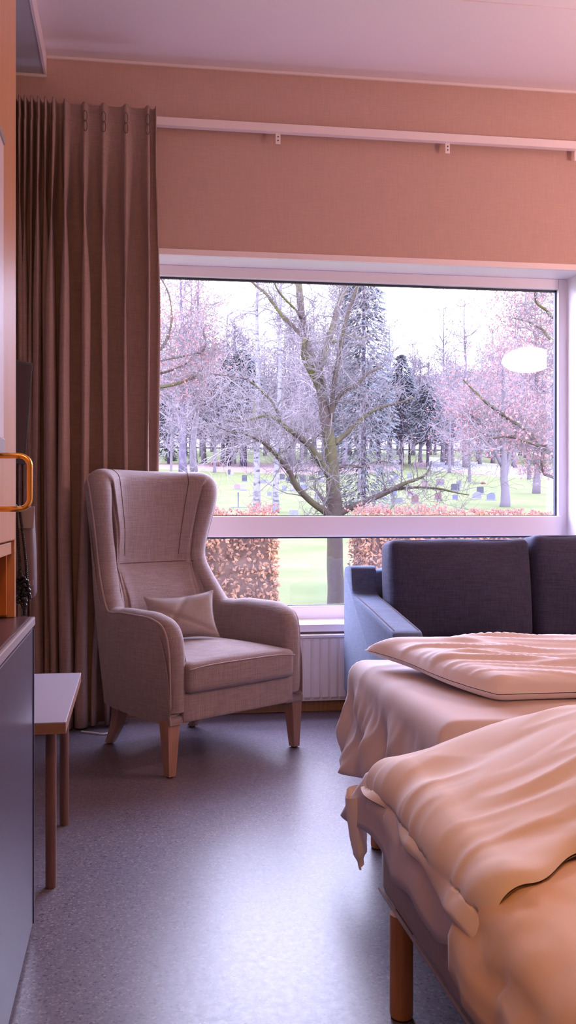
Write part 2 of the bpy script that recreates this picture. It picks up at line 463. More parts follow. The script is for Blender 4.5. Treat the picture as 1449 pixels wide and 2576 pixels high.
for a,sg in ((0,1),(len(PR)-1,-1)):
    base=a*m_; f=[base+j for j in range(m_)]; mb.f.append(tuple(f if sg>0 else f[::-1]))
mb.build('shell',M['chair'],ch,angle=50)
# piping along the outer edge of the shell
ri=27
line=[PR[0][j] for j in range(0,ri+1)]+[PR[i][ri+1] for i in range(1,len(PR)-1)]+[PR[-1][j] for j in range(ri,-1,-1)]
MB().tube([Vector(p)+Vector((0,0,0)) for p in line],.0045,7).build('piping',M['pipe'],ch,smooth=True)
# seams on the inner back
def inner(u,z):
    return Vector(Cz(u,z)-nrmz(u,z)*(pad(u,z)+.002))
for uu in (10.75,NC-1-10.75):
    pr=prof(uu); line=[pr[j] for j in range(29,62) if pr[j][2]>.775]
    MB().tube([Vector(p) for p in line],.0022,5).build('back_seam',M['seam'],ch)
MB().tube([inner(8.3+(NC-1-16.6)*i/60,.775) for i in range(61)],.0022,5).build('back_seam',M['seam'],ch)
# base, rails, cushion, legs
MB().box(-.255,.255,.03,.52,.215,.30).build('base',M['chair'],ch,bevel=.006)
def railfn(q,f): q.z-=.0; return q
rbox(.288,.018,.055,.008,10,c=(0,.012,.258)).build('front_rail',M['chair'],ch,smooth=True,weld=True)
def seatfn(q,f):
    q.z+= .022*(1-f[0]**2)*(1 if f[2]>0 else 0)*(1-.6*max(0,-f[1])**2)
    q.x*= 1+.02*(-f[1]); return q
sc=rbox(.276,.262,.058,.024,20,puff=(.0,.006,.012),c=(0,.235,.370),fn=seatfn).build('seat_cushion',M['chair'],ch,smooth=True,weld=True)
pp=[(x*.272*1.02, -.027-.004*(1-x*x)*1.5, .404+.012*(1-x**4)) for x in [i/20-1 for i in range(41)]]
MB().tube(pp,.0025,6).build('cushion_seam',M['pipe'],sc,smooth=True)
def leg(mb,x,y,x2,y2,h,a,b,bend=0):
    G=[]
    for i in range(9):
        t=i/8; s_=a*(1-t)+b*t; cx=x+(x2-x)*t; cy=y+(y2-y)*t+bend*math.sin(PI*t)*-1
        z=h*(1-t)+.006*t
        r=s_*.18
        ring=[]
        for qx,qy in ((1,1),(-1,1),(-1,-1),(1,-1)):
            for dx,dy in (((1,0.55),(0.55,1)) if (qx*qy>0) else ((.55,1),(1,.55))):
                ring.append((cx+qx*(s_-r+r*dx),cy+qy*(s_-r+r*dy),z))
        G.append(ring)
    base=len(mb.v); n=8
    for rg in G:
        for p in rg: mb.v.append(p)
    for i in range(8):
        for k in range(n):
            mb.f.append((base+i*n+k,base+i*n+(k+1)%n,base+(i+1)*n+(k+1)%n,base+(i+1)*n+k))
    mb.f.append(tuple(range(base,base+n))); mb.f.append(tuple(range(base+8*n,base+9*n)))
    return mb
for x,y,x2,y2,b_ in ((-.325,.035,-.328,.028,0),(.325,.035,.328,.028,0),(-.235,.50,-.225,.60,.02),(.235,.50,.225,.60,.02)):
    l=leg(MB(),x,y,x2,y2,.215,.030,.0165,b_).build('leg',M['legwood'],ch,angle=40)
    MB().lathe([(.012,0),(.014,.002),(.014,.007)],12,(x2,y2,0)).build('felt_pad',M['foot'],l)
# small lumbar pillow on the seat
def puffy(mapf, T, n=28, m=20, wr=None):
    """closed soft sheet: mapf(a,b)->(point, normal); T(a,b)-> half thickness"""
    top=[];bot=[]
    for i in range(n+1):
        r1=[];r2=[]
        for j in range(m+1):
            a=i/n;b=j/m; p,nn=mapf(a,b); t=T(a,b)
            r1.append(p+nn*t); r2.append(p-nn*t)
        top.append(r1);bot.append(r2)
    mb=MB().grid(top); mb.grid([r[::-1] for r in bot]); return mb
def edgef(a,b,k=.5):
    return (max(0,(1-(2*a-1)**2))*max(0,(1-(2*b-1)**2)))**k
pw,ph=.305,.20
def pmap(a,b):
    x=(a-.5)*2; y=(b-.5)*2
    sx=1-.10*(1-abs(y)**2)*abs(x)**2-.0; sy=1-.13*(1-abs(x)**2)*abs(y)**2
    px=x*pw/2*sx; pz=y*ph/2*sy
    py=.006*math.sin(3*x+2*y)
    return Vector((px,py,pz)),Vector((0,-1,0))
def pT(a,b):
    x=(a-.5)*2; y=(b-.5)*2
    d=.052*edgef(a,b,.55)
    d-=.010*math.exp(-((x+.25-.5*y)/.10)**2)*edgef(a,b)
    d-=.009*math.exp(-((y+.55+.7*x-.35)/.09)**2)*edgef(a,b)
    return max(d,.0015)
pilo=empty('lumbar_pillow',(0,0,0),label='small mauve-brown lumbar pillow standing on the armchair seat against its back',cat='pillow')
Mc=Matrix.Translation(CH)@Matrix.Rotation(RZ,4,'Z')
Ml=Mc@Matrix.Translation((-.03,.345,.553))@Matrix.Rotation(math.radians(-24),4,'Z')@Matrix.Rotation(math.radians(-20),4,'X')@Matrix.Rotation(math.radians(-4),4,'Y')
pilo.matrix_world=Ml
puffy(pmap,pT,36,26).build('pillow_cover',M['pillow'],pilo,smooth=True,weld=True)
rimp=[pmap(i/20,0)[0] for i in range(20)]+[pmap(1,i/14)[0] for i in range(14)]+[pmap(1-i/20,1)[0] for i in range(20)]+[pmap(0,1-i/14)[0] for i in range(14)]
MB().tube(rimp,.0022,5,closed=True).build('pillow_seam',M['pillow'],pilo,smooth=True)
# ------------------------------------------------------------------ SOFA
sf=empty('sofa',(2.0,4.0,0),label='blue-grey fabric sofa with sloping arms standing in front of the window',cat='sofa')
so_=Vector((2.0,4.0,0)); SX0,SX1=1.03,2.98
def armouter(x0,x1,name='armrest'):
    # side outline in (y,z)
    out=[(4.27,.13),(3.46,.13),(3.44,.15),(3.44,.495),(3.447,.516),(3.47,.525),(3.80,.572),(4.07,.606),(4.10,.618),(4.115,.65),(4.128,.72),(4.14,.738),(4.165,.745),(4.25,.735),(4.272,.715),(4.28,.66)]
    mb=MB().prism([(y-4.0,z) for y,z in out],0,x0-2.0,x1-2.0)
    return mb.build(name,M['sofa'],sf,bevel=.012,angle=55)
a1=armouter(SX0,SX0+.125); a2=armouter(SX1-.125,SX1)
for a,xx in ((a1,SX0+.112-2.0),(a1,SX0+.012-2.0)):
    MB().tube([(xx,3.47-4,.527),(xx,3.8-4,.574),(xx,4.07-4,.608)],.002,5).build('arm_seam',M['seam'],a)
rbox(.86,.065,.27,.03,16,puff=(0,.0,.01),c=(.005,.175,.46)).build('back_frame',M['sofa'],sf,smooth=True,weld=True)
MB().box(SX0+.12-2,SX1-.12-2,-.54,.12,.14,.29).build('base_frame',M['sofa'],sf,bevel=.01)
for i,(x0,x1) in enumerate(((1.158,1.738),(1.742,2.272),(2.276,2.852))):
    rbox((x1-x0)/2,.33,.062,.025,14,puff=(0,.005,.015),c=((x0+x1)/2-2,-.205,.352)).build('seat_cushion',M['sofacush'],sf,smooth=True,weld=True)
def backc(x0,x1,z1,yy,rz=0,sag=.0):
    w2=(x1-x0)/2; h2=(z1-.41)/2
    def fn(q,f):
        q.z+= -sag*(1-f[0]**2)*(f[2]>0)
        q.x*=1+.0*f[2]
        q.y+= .022*(-f[1])*0
        q.z+= .004*math.sin(5*f[0]+2)
        return q
    mb=rbox(w2,.085,h2,.035,20,puff=(.012,.045,.004),fn=fn)
    Mx=Matrix.Translation(((x0+x1)/2-2,yy-4,.41+h2))@Matrix.Rotation(rz,4,'Z')@Matrix.Rotation(math.radians(-7),4,'X')
    mb.v=[tuple(Mx@Vector(p)) for p in mb.v]
    o=mb.build('back_cushion',M['sofacush'],sf,smooth=True,weld=True)
    # piped edge round the front face
    pts=[]
    def rr(x,z): return Mx@Vector((x*(w2-.012),-.085+.020,z*(h2-.010)))
    N=14
    for i in range(N): pts.append(rr(-.93+1.86*i/N, 1))
    for i in range(N): pts.append(rr(1, .93-1.86*i/N))
    for i in range(N): pts.append(rr(.93-1.86*i/N,-1))
    for i in range(N): pts.append(rr(-1,-.93+1.86*i/N))
    MB().tube(pts,.0035,6,closed=True).build('piping',M['sofa'],o,smooth=True)
backc(1.168,1.835,.872,4.0,0,.006)
backc(1.85,2.47,.892,3.985,0,.01)
backc(2.48,2.86,.86,4.0)
for x in (1.10,2.90):
    for y in (3.52,4.20):
        MB().lathe([(.018,0),(.022,.01),(.024,.135)],14,(x-2,y-4,0)).build('leg',M['legwood'],sf,angle=40)
# ------------------------------------------------------------------ BEDS
def bed(xf,y0,y1,zt,label):
    b=empty('bed',((xf+1.05),(y0+y1)/2,0),label=label,cat='bed')
    cx,cy=xf+1.05,(y0+y1)/2; w2=(y1-y0)/2
    rbox(1.03,w2,.085,.02,12,c=(0,0,.285)).build('bed_base',M['bedbox'],b,smooth=True,weld=True)
    MB().tube([(-1.03,-w2+.01,.205),(-1.03,w2-.01,.205)],.004,6).build('base_piping',M['bedbox'],b)
    rbox(1.02,w2-.005,(zt-.372)/2,.04,12,c=(0,0,(zt+.372)/2)).build('mattress',M['sheet'],b,smooth=True,weld=True)
    for x in (-1.055,.95):
        for y in (-w2+.13,w2-.13):
            l=MB().lathe([(.022,.004),(.023,.008),(.023,.205)],20,(x+.035,y,0)).build('leg',M['bedleg'],b,angle=40)
            MB().lathe([(.021,0),(.022,.0045)],16,(x+.035,y,0)).build('floor_pad',M['foot'],l)
    return b
bed(.50,.94,1.845,.440,'nearer single bed with grey upholstered base on round beech legs')
bed(.70,1.865,2.72,.515,'farther single bed beside the sofa, its foot hidden by hanging sheet')
def nz(x,y,z=0): return noise.noise(Vector((x,y,z)))
def ridge(x,y,z=0): return 1-abs(nz(x,y,z))*2
# generic drape: lies on the bed top, bends over the foot edge, hangs to a hem
def drape(name, xs, xe, ztop, y0, y1, hang, flare, matl, folds, wr, r=.045, nx=90, ny=70, yskew=None, thick=.004, parent=None, xin=None, **k):
    rows=[]
    for j in range(ny+1):
        b=j/ny; row=[]
        for i in range(nx+1):
            a=i/nx
            y=y0+(y1-y0)*b
            xst=xs if not callable(xs) else xs(b)
            Ltop=xst-(xe+r); Larc=r*PI/2; h=hang(b); Lh=max(.01,ztop-r-h); Lt=Ltop+Larc+Lh
            s=(a**.75)*Lt
            if s<Ltop:
                x=xst-s; z=ztop; d=0; w_=wr(x,y,0)
                p=Vector((x,y,z+w_))
            elif s<Ltop+Larc:
                q=(s-Ltop)/r; w_=wr(xe+r-r*math.sin(q),y,q)
                p=Vector((xe+r-(r+w_)*math.sin(q),y,ztop-r+(r+w_)*math.cos(q)))
            else:
                d=(s-Ltop-Larc); dd=d/Lh; w_=wr(xe,y,PI/2+d)
                p=Vector((xe-w_-flare(b,d)-folds(b,d),y,ztop-r-d))
            if yskew: p=yskew(p,b,s,Ltop,Larc,Lh)
            row.append(p)
        rows.append(row)
    o=MB().grid(rows).build(name,matl,parent,smooth=True,fix=True,**k)
    sd=o.modifiers.new('s','SOLIDIFY'); sd.thickness=thick; sd.offset=1
    return o
# far bed bottom sheet
def wr_far(x,y,q):
    d=max(0,q)
    f=ridge(x*1.4+y*2.2,y*5-x*3,1.3)
    cr_=.010*max(0,f-.35)*(1 if d<.01 else .6)
    return cr_+.003*nz(x*5,y*6,2)+.001
def folds_far(b,d):
    a=min(1,d/.12)
    return a*(.018*math.sin(b*17+2.5*d*8)+.012*math.sin(b*31+1.2-d*6)+.008*nz(b*22,d*5,4)+.018*max(0,ridge(b*9-d*7,d*2,3)-.5))
def skf(p,b,s,Lt,La,Lh):
    t=max(0,(s-Lt-La))/max(Lh,.01) if s>Lt+La else 0
    p.y+= t*(.0*(b)-.02*(1-b)); p.z-=.10*sm(.09,0,b)**1.5*(1-t)
    return p
drape('bed_sheet',2.6,.68,.528,1.855,2.735,lambda b:.20+.06*(1-b)+.010*math.sin(b*9),lambda b,d:.015*min(1,d/.3)+.015*(b**3)*d/.3,M['sheet'],folds_far,wr_far,yskew=skf,
      label='crumpled mauve bottom sheet hanging over the foot of the farther bed',cat='bed sheet',nx=110,ny=150)
# far duvet, folded, puffy
def duvet(name, mapc, T, n, m, matl, wr, **k):
    eps=1e-3
    def mf(a,b):
        p=mapc(a,b)
        pa=mapc(min(a+eps,1),b)-mapc(max(a-eps,0),b); pb=mapc(a,min(b+eps,1))-mapc(a,max(b-eps,0))
        nn=pa.cross(pb); nn.normalize()
        if nn.z<-.2: nn=-nn
        return p,nn
    top=[];bot=[]
    for i in range(n+1):
        r1=[];r2=[]
        for j in range(m+1):
            a=i/n;b=j/m;p,nn=mf(a,b);t=T(a,b);w_=wr(a,b,p)*min(1,edgef(a,b,.35)*1.6)
            r1.append(p+nn*(t+w_)); r2.append(p-nn*t*.6)
        top.append(r1);bot.append(r2)
    mb=MB().grid(top); mb.grid([r[::-1] for r in bot])
    return mb.build(name,matl,smooth=True,weld=True,**k)
def fd_map(a,b):
    # a: along X from the foot end, b: from near edge to far edge
    y=2.055+.585*b; x=.775+1.86*a
    x-= .075*(4*(b-.5)**2)*(b>.5)*(1-a)**6+(-.10)*(1-b)**3*(1-a)**6
    z=.560+.022*b
    return Vector((x,y,z))
def fdT(a,b):
    ea=1-(1-min(1,a/.035))**2; eb=1-(1-min(1,min(b/.09,(1-b)/.10)))**2
    ee=1-(1-min(1,(1-a)/.05))**2
    return .040*math.sqrt(max(0,ea*eb*ee))+.001
def fdw(a,b,p):
    x,y=p.x,p.y
    s=x*.9+ y*.35
    f=ridge(s*1.5,(y*9+x*2.6),.7); g=ridge(s*3.1,(y*17+x*5),3.7)
    return .026*max(0,f-.45)+.014*max(0,g-.5)+.006*nz(x*3,y*5,1)
duvet('duvet',fd_map,fdT,230,90,M['duvet_far'],fdw,label='pale pink duvet folded along the farther bed next to the sofa',cat='duvet')
# fold lip along the near edge of the far duvet
# near bed bottom sheet with the flap at the far corner
def folds_n(b,d):
    a=min(1,d/.05)
    return a*(.006*math.sin(b*13)+.006*nz(b*14,d*6,9))
def flare_n(b,d):
    return .006+ (.014*sm(.80,1,b))*(d/.15)
def sk_n(p,b,s,Lt,La,Lh):
    if s>Lt+La:
        t=(s-Lt-La)/Lh
        p.y+=.10*sm(.8,1,b)*t
        p.z+=0
    return p
NS=drape('bed_sheet',2.4,.487,.449,.96,1.85,lambda b:.335+.012*math.sin(b*24)+.010*nz(b*9,1,1)-.0*b,flare_n,M['sheet'],folds_n,lambda x,y,q:.003*nz(x*6,y*6)+.001,yskew=sk_n,r=.03,
      label='cream bottom sheet with a flared corner at the foot of the nearer bed',cat='bed sheet',nx=90,ny=120)
# tucked end of cloth hanging beneath the corner
def tuck():
    G=[]
    for i in range(13):
        t=i/12
        z=.40-.155*t; w_=.038*(1-.55*t)*(1-.0*t)
        if t>.9: w_*=.35
        ring=[]
        for k in range(16):
            q=2*PI*k/16
            ring.append((.475+.012*t+w_*math.cos(q)*.55+.004*math.sin(3*q+t*5), 1.872-.01*t+w_*math.sin(q)*.9, z+.01*math.cos(q)))
        G.append(ring+[ring[0]])
    mb=MB().grid(G)
    return mb
tuck().build('sheet_corner',M['duvet_far'],NS,smooth=True,weld=True)
# near duvet: bends over the foot edge
def nd_map(a,b):
    # a along: 0 = hem at the foot, 1 = towards the head;  b: 0 near edge, 1 far edge
    hem=.437-.042*(1-b)+.010*math.sin(b*19)*(1-b)
    xe=.495-.006*math.sin(b*7); zt=.487; r=.050
    Lh=zt-r-hem; La=r*PI/2; Lt=1.95; L=Lh+La+Lt
    s=(a**1.25)*L
    yy=1.17+.655*b
    if s<Lh: p=Vector((xe-.018*(1-s/Lh)-.010*math.sin(b*16)*(1-s/Lh),yy,hem+s))
    elif s<Lh+La:
        q=(s-Lh)/r; p=Vector((xe+r-r*math.cos(q),yy,zt-r+r*math.sin(q)))
    else:
        d=s-Lh-La; p=Vector((xe+r+d,yy+.08*sm(0,.12,d)*(1-b)**2,zt+.090*(1-math.exp(-(d/.26)**1.5))*(.30+.70*sm(0,.35,b))))
    rnd=sm(.72,1.0,b)
    p.z-=.012*rnd*rnd
    return p
def ndT(a,b):
    ea=math.sqrt(max(0,1-(1-min(1,a/.05))**2)); eb=math.sqrt(max(0,1-(1-min(1,min(b/.10,(1-b)/.16)))**2)); ee=math.sqrt(max(0,1-(1-min(1,(1-a)/.05))**2))
    return .033*ea*eb*ee*(.30+.70*sm(.03,.4,a))+.0015
def ndw(a,b,p):
    x,y=p.x,p.y
    f=ridge(x*1.1+y*1.5,(y*6.0-x*2.4),5.1); g=ridge(x*2.4,(y*11-x*3.2),8.3)
    w_=.018*max(0,f-.35)+.009*max(0,g-.5)+.008*nz(x*2.5,y*4,6)
    v=ridge(y*7.5+p.z*2,p.z*2.2+x*1.5,2.2)
    w_+=.014*max(0,v-.3)*sm(.75,.5,x)
    return w_
duvet('duvet',nd_map,ndT,230,110,M['duvet_near'],ndw,label='cream duvet spread over the nearer bed with its hem over the foot',cat='duvet')
# near blanket / cover under the duvet, hanging to the hem
def folds_b(b,d):
    a=min(1,d/.1)
    return a*(.006*math.sin(b*15+1)+.012*max(0,math.cos(b*9+.4+d*3))**6-.006*nz(b*12,d*4,3))
def sk_b(p,b,s,Lt,La,Lh):
    t=max(0,s-Lt+.05)/(La+Lh+.05)
    e_=.92-p.y
    if e_>0:
        q=min(e_/.05,PI/2); p.y=.92-.05*math.sin(q); p.z=max(.22,p.z-.05*(1-math.cos(q))-max(0,e_-.0785))
    return p
drape('bed_cover',2.3,.476,.470,.62,1.250,lambda b:.300+.035*b,lambda b,d:.012+.0*d,M['blanket'],folds_b,
      lambda x,y,q:.014*max(0,ridge(x*3+y*2,y*7-x*4+q*3,6)-.4)+.003*nz(x*4,y*4,2),yskew=sk_b,r=.08,nx=90,ny=70,thick=.008,
      label='orange-cream cover hanging over the near corner of the nearer bed',cat='bed cover')
# ------------------------------------------------------------------ SIDE TABLE
tb=empty('side_table',(-.44,2.65,0),label='low table with grey laminate top and dark round legs beside the cabinet',cat='table')
MB().box(-.30,.277,-.35,.35,.4665,.470).build('table_top',M['table'],tb,bevel=.002)
MB().box(-.298,.2765,-.3495,.3495,.4400,.4664).build('edge_board',M['tableedge'],tb,bevel=.001)
for x,y in ((.228,-.215),(.228,.265),(-.25,-.215),(-.25,.265)):
    l=MB().lathe([(.0135,0),(.0145,.003),(.0145,.4399)],18,(x,y,0)).build('leg',M['tableleg'],tb,angle=40)
    MB().lathe([(.018,.425),(.018,.4398)],18,(x,y,0)).build('collar',M['edge'],l,angle=40)
# ------------------------------------------------------------------ LOW DARK CABINET (left edge)
lc=empty('low_cabinet',(-.50,1.35,0),label='dark satin low cabinet with brown top at the left edge of the room',cat='cabinet')
MB().box(-.299,.248,-.85,.842,.02,.728).build('cabinet_body',M['darktop'],lc,bevel=.002)
MB().box(.249,.268,-.848,-.02,.02,.722).build('cabinet_door',M['darkcab'],lc,bevel=.003)
dd=MB().box(.249,.268,-.014,.84,.02,.722).build('cabinet_door',M['darkcab'],lc,bevel=.003)
MB().box(.2682,.2705,.828,.8395,.021,.721).build('edge_strip',M['gasket'],dd)
MB().box(-.299,.262,-.85,.845,.7285,.750).build('cabinet_top',M['darktop'],lc,bevel=.003)
MB().box(.2625,.272,-.85,.845,.7288,.7495).build('front_edging',M['edge'],lc,bevel=.003)
MB().box(.12,.14,-.85,.80,.7502,.757).build('top_rail',M['edge'],lc,bevel=.002)
for x in (-.25,.2):
    for y in (-.8,.79): MB().lathe([(.02,0),(.02,.02)],12,(x,y,0)).build('cabinet_foot',M['foot'],lc)
# ------------------------------------------------------------------ TALL WALL CABINET
wc=empty('wall_cabinet',(-.535,1.35,.757),label='tall orange beech wall cabinet with open niche at the left edge',cat='cabinet')
z_=lambda z:z-.757
MB().box(-.264,.262,.822,.845,z_(.7505),z_(3.10)).build('end_panel',M['cabwood'],wc,bevel=.002)
MB().box(-.264,.245,-.84,.8218,z_(.93),z_(3.10)).build('cabinet_body',M['cabwood'],wc)
MB().box(-.264,-.25,-.84,.8218,z_(.7585),z_(.90)).build('niche_back',M['cabin'],wc)
MB().box(-.249,.245,.80,.8218,z_(.7585),z_(.90)).build('niche_lining',M['cabin'],wc)
MB().box(-.264,.245,-.84,-.82,z_(.7585),z_(.90)).build('side_panel',M['cabwood'],wc)
MB().box(-.264,.255,-.84,.8218,z_(.901),z_(.929)).build('bottom_shelf',M['cabwood'],wc,bevel=.002)
for y0,y1 in ((-.83,-.005),(.005,.818)):
    d_=MB().box(.2455,.264,y0,y1,z_(.934),z_(3.09)).build('cabinet_door',M['cabwood'],wc,bevel=.003)
    if y0>0:
        ya=.475; X0=.264; X1=.335; zt,zb=1.112,1.006; rr=.02
        pts=[(X0,ya,z_(zt))]
        for k in range(7):
            q=PI/2*k/6; pts.append((X1-rr+rr*math.sin(q),ya,z_(zt)-rr+rr*math.cos(q)))
        for k in range(7):
            q=PI/2*k/6; pts.append((X1-rr+rr*math.cos(q),ya,z_(zb)+rr-rr*math.sin(q)))
        pts.append((X0,ya,z_(zb)))
        MB().tube(pts,.0058,14).build('handle',M['brass'],d_,smooth=True)
# pale board on the cabinet door
bo=empty('notice_board',(-.27,1.3,1.42),label='pale lavender board with grey bottom edge mounted on the orange cabinet door',cat='board')
MB().box(0,.012,-.5,.58,-.27,.33).build('board_panel',M['board'],bo,bevel=.002)
MB().box(.0,.015,-.5,.583,-.305,-.2705).build('bottom_frame',M['edge'],bo,bevel=.002)
MB().box(.0,.015,-.5,.583,.3305,.345).build('top_frame',M['edge'],bo,bevel=.002)
# ------------------------------------------------------------------ TELEVISION on a swivel arm
tvp=Vector((-.385,3.50,1.375))
tv=empty('television',tvp,0,label='small black flat television on a swivel arm in front of the curtain',cat='television')
tv.rotation_euler=(math.radians(-5),0,math.radians(36))
tv.rotation_euler=(math.radians(3),math.radians(3),math.radians(36))
MB().box(-.44,0,-.0,.028,-.195,.195).build('casing',M['tv'],tv,bevel=.004)
MB().box(-.428,-.012,-.002,.0005,-.175,.183).build('screen',M['screen'],tv)
MB().box(-.30,-.14,.0285,.05,-.08,.08).build('mount_plate',M['tv'],tv,bevel=.003)
Mi=tv.matrix_basis.inverted()
a=Mi@Vector((XL+.004,3.62,1.37)); b_=Vector((-.22,.05,0))
MB().tube([a,Vector((-.27,.09,0)),b_],.012,8).build('swivel_arm',M['tv'],tv)
# ------------------------------------------------------------------ BAG WITH BEADED STRAP hung at the cabinet end
bg=empty('handbag',(-.302,2.27,.80),label='dark leather handbag with black beaded strap hanging at the cabinet end',cat='handbag')
def bagfn(q,f):
    q.x*=1+.06*(-f[2]); return q
rbox(.062,.035,.115,.012,10,puff=(.004,.008,0),c=(0.0,.025,.10),fn=bagfn).build('bag_body',M['bag'],bg,smooth=True,weld=True)
MB().prism([(-.062,.16),(.064,.16),(.066,.215),(.03,.205),(-.062,.225)],1,-.018,-.012).build('bag_flap',M['paper'],bg,bevel=.001)
MB().prism([(.02,-.01),(.063,.02),(.063,.035),(.035,.02)],1,-.018,-.0125).build('corner_trim',M['paper'],bg,bevel=.001)
st_=MB(); 
def bead(mb,c,r):
    mb.lathe([(r*.15,-r),(r*.7,-r*.7),(r,0),(r*.7,r*.7),(r*.15,r)],8,c)
for k in range(44):
    t=k/43; bead(st_,(.030+.020*math.sin(t*1.4),-.026,.215-.20*t),.0036)
for k in range(30):
    t=k/29; bead(st_,(.022+.012*t,-.026,.215-.17*t),.0042)
st_.build('beaded_strap',M['bead'],bg,smooth=True)
ts=MB(); rnd=random.Random(3)
for k in range(90):
    t=k/89; w_=.020*math.sin(PI*min(1,t*1.1))
    bead(ts,(.034+rnd.uniform(-w_,w_)+.01*t,-.030+rnd.uniform(-.008,.006),.055-.105*t),.0055)
ts.build('bead_tassel',M['bead'],bg,smooth=True)
hk=MB().tube([(-.33,2.1955,1.05),(-.33,2.23,1.05),(-.33,2.245,1.058),(-.33,2.25,1.075)],.005,8)
MB().tube([(-.045,.01,.212),(-.045,-.04,.252),(-.02,.01,.212)],.003,6).build('hanging_loop',M['bead'],bg)
hk.build('wall_hook',M['edge'],smooth=True,label='small grey hook on the cabinet end holding the handbag',cat='hook')
# ------------------------------------------------------------------ LAMPS (warm, out of frame; one is mirrored in the window pane)
def lamp(loc,R,H,s,col,label):
    l=empty('pendant_lamp',loc,label=label,cat='lamp')
    pr=[(R*math.sin(PI*i/16)+.001,-H*math.cos(PI*i/16)) for i in range(17)]
    MB().lathe(pr,32).build('lamp_globe',emit('lamp_glow_'+str(int(s)),col,s),l,smooth=True)
    MB().lathe([(.04,H-.005),(.04,H+.03),(.01,H+.05)],20).build('lamp_cap',M['rail'],l,angle=40)
    MB().tube([(0,0,H+.045),(0,0,ZC-loc[2]-.02)],.004,8).build('lamp_cord',M['rail'],l)
    MB().lathe([(.05,ZC-loc[2]-.025),(.05,ZC-loc[2]-.001)],20).build('ceiling_rose',M['rail'],l,angle=40)
lamp((2.98,2.80,2.15),.19,.09,40,(1,.64,.55),'wide opal pendant lamp glowing warm over the bed heads, mirrored in the window')
lamp((.15,-.55,2.45),.15,.12,32,(1,.47,.14),'round opal pendant lamp glowing orange in the entry behind the viewer')
# ------------------------------------------------------------------ OUTSIDE: churchyard, trees, hedge
M['grass']=mat('lawn_grass',(.046,.060,.018),.9,.1,var=(.6,(.068,.076,.030),8,.35,.65),bump=(30,.4,.03))
M['litter']=mat('leaf_litter',(.13,.07,.065),.95,.1,var=(3,(.10,.085,.095),6,.35,.65),bump=(30,.4,.03))
M['path']=mat('grey_path',(.10,.10,.125),.8,.2)
def barkm(name,c,c2,sc=3,hi=.6): return mat(name,c,.95,.1,var=(sc,c2,5,.45,hi,(1,1,.5)),bump=(18,.5,.02))
M['bark_main']=barkm('mossy_bark',(.038,.027,.024),(.050,.052,.012),1.6,.72)
M['twig_main']=mat('pale_twigs',(.085,.073,.075),.9,.1)
M['bark_birch']=mat('birch_bark',(.12,.115,.13),.9,.1,var=(2.5,(.035,.03,.04),6,.52,.62,(1,1,3)))
M['bark_grey']=barkm('grey_bark',(.050,.042,.060),(.075,.065,.085))
M['bark_far']=mat('hazed_far_bark',(.078,.067,.077),.95,.1)  # pale tone carries the distance haze, painted into the bark colour
M['twig_far']=mat('hazed_far_twigs',(.118,.100,.112),.95,.1)  # twigs lightened likewise: haze is in the colour, no volume
M['dark_trunk']=mat('dark_trunk_bark',(.03,.022,.035),.95,.1)
M['leaf_red']=mat('russet_leaves',(.22,.105,.10),.7,.2,var=(5,(.16,.09,.10),3,.4,.6),trans=.35)
M['leaf_hedge']=mat('dry_beech_leaves',(.24,.115,.062),.6,.3,var=(4,(.13,.068,.05),4,.35,.65),trans=.3)
M['leaf_sprig']=mat('pink_orange_sprig_leaves',(.24,.11,.09),.7,.2,trans=.4)
M['hedge_core']=mat('hedge_shade_twigs',(.07,.042,.035),.95,.05)
M['needle']=mat('grey_green_needles',(.045,.052,.058),.9,.1,var=(2,(.08,.085,.098),4,.35,.65))
M['shrub']=mat('evergreen_shrub_leaves',(.04,.055,.035),.9,.1)
HY=[(4.6,-1.0),(9,-.8),(14,-.5),(25,.3),(35,1.0),(55,2.2),(90,4.9),(130,8.5),(200,15.5),(255,21)]
def hz(y):
    for (a,za),(b,zb) in zip(HY,HY[1:]):
        if y<=b:
            return za+(zb-za)*max(0,(y-a)/(b-a))
    return HY[-1][1]
def gz(x,y): return hz(y)+.05*nz(x*.15,y*.12,5)*min(1,y/14)
rows=[]
for j in range(111):
    y=4.66+ (255-4.66)*(j/110)**2
    half=12+y*.75
    rows.append([(x,y,gz(x,y)) for x in [half*(i/50-.5)*2+y*.22 for i in range(51)]])
MB().grid(rows).build('lawn',M['grass'],smooth=True,fix=False,kind='structure')
def ground(px,py):
    u=(px-CX)/FPX; v=(CY-py)/FPX; zc=6.
    while zc<240:
        X=zc*(u*ct+st); Y=zc*(ct-u*st)
        if gz(X,Y)>=1+v*zc: break
        zc*=1.004
    return Vector((X,Y,gz(X,Y)))
def gdist(px,zc):
    u=(px-CX)/FPX; X=zc*(u*ct+st); Y=zc*(ct-u*st); return Vector((X,Y,gz(X,Y)))
def strip(name,pxs,matl,up,**k):
    rows=[]
    for px,pa,pb in pxs:
        A=ground(px,pa);B=ground(px,pb); row=[]
        for i in range(9):
            p=A.lerp(B,i/8); row.append((p.x,p.y,gz(p.x,p.y)+up*min(1,min(i,8-i)/1.0)-(.4 if i in (0,8) else 0)))
        rows.append(row)
    MB().grid(rows).build(name,matl,smooth=True,fix=False,**k)
strip('leaf_bed',[(1040,1178,1162),(1120,1190,1150),(1200,1200,1160),(1270,1205,1168),(1340,1206,1170),(1430,1208,1172)],M['litter'],.12,kind='structure')
strip('leaf_bed',[(380,1180,1168),(560,1190,1166),(700,1196,1165),(860,1196,1165),(960,1192,1160),(1010,1185,1155)],M['litter'],.12,kind='structure')
strip('gravel_path',[(1075,1188,1150),(1110,1190,1152),(1150,1191,1156),(1200,1191,1166),(1290,1190,1176)],M['path'],.25,kind='structure')
rows=[]
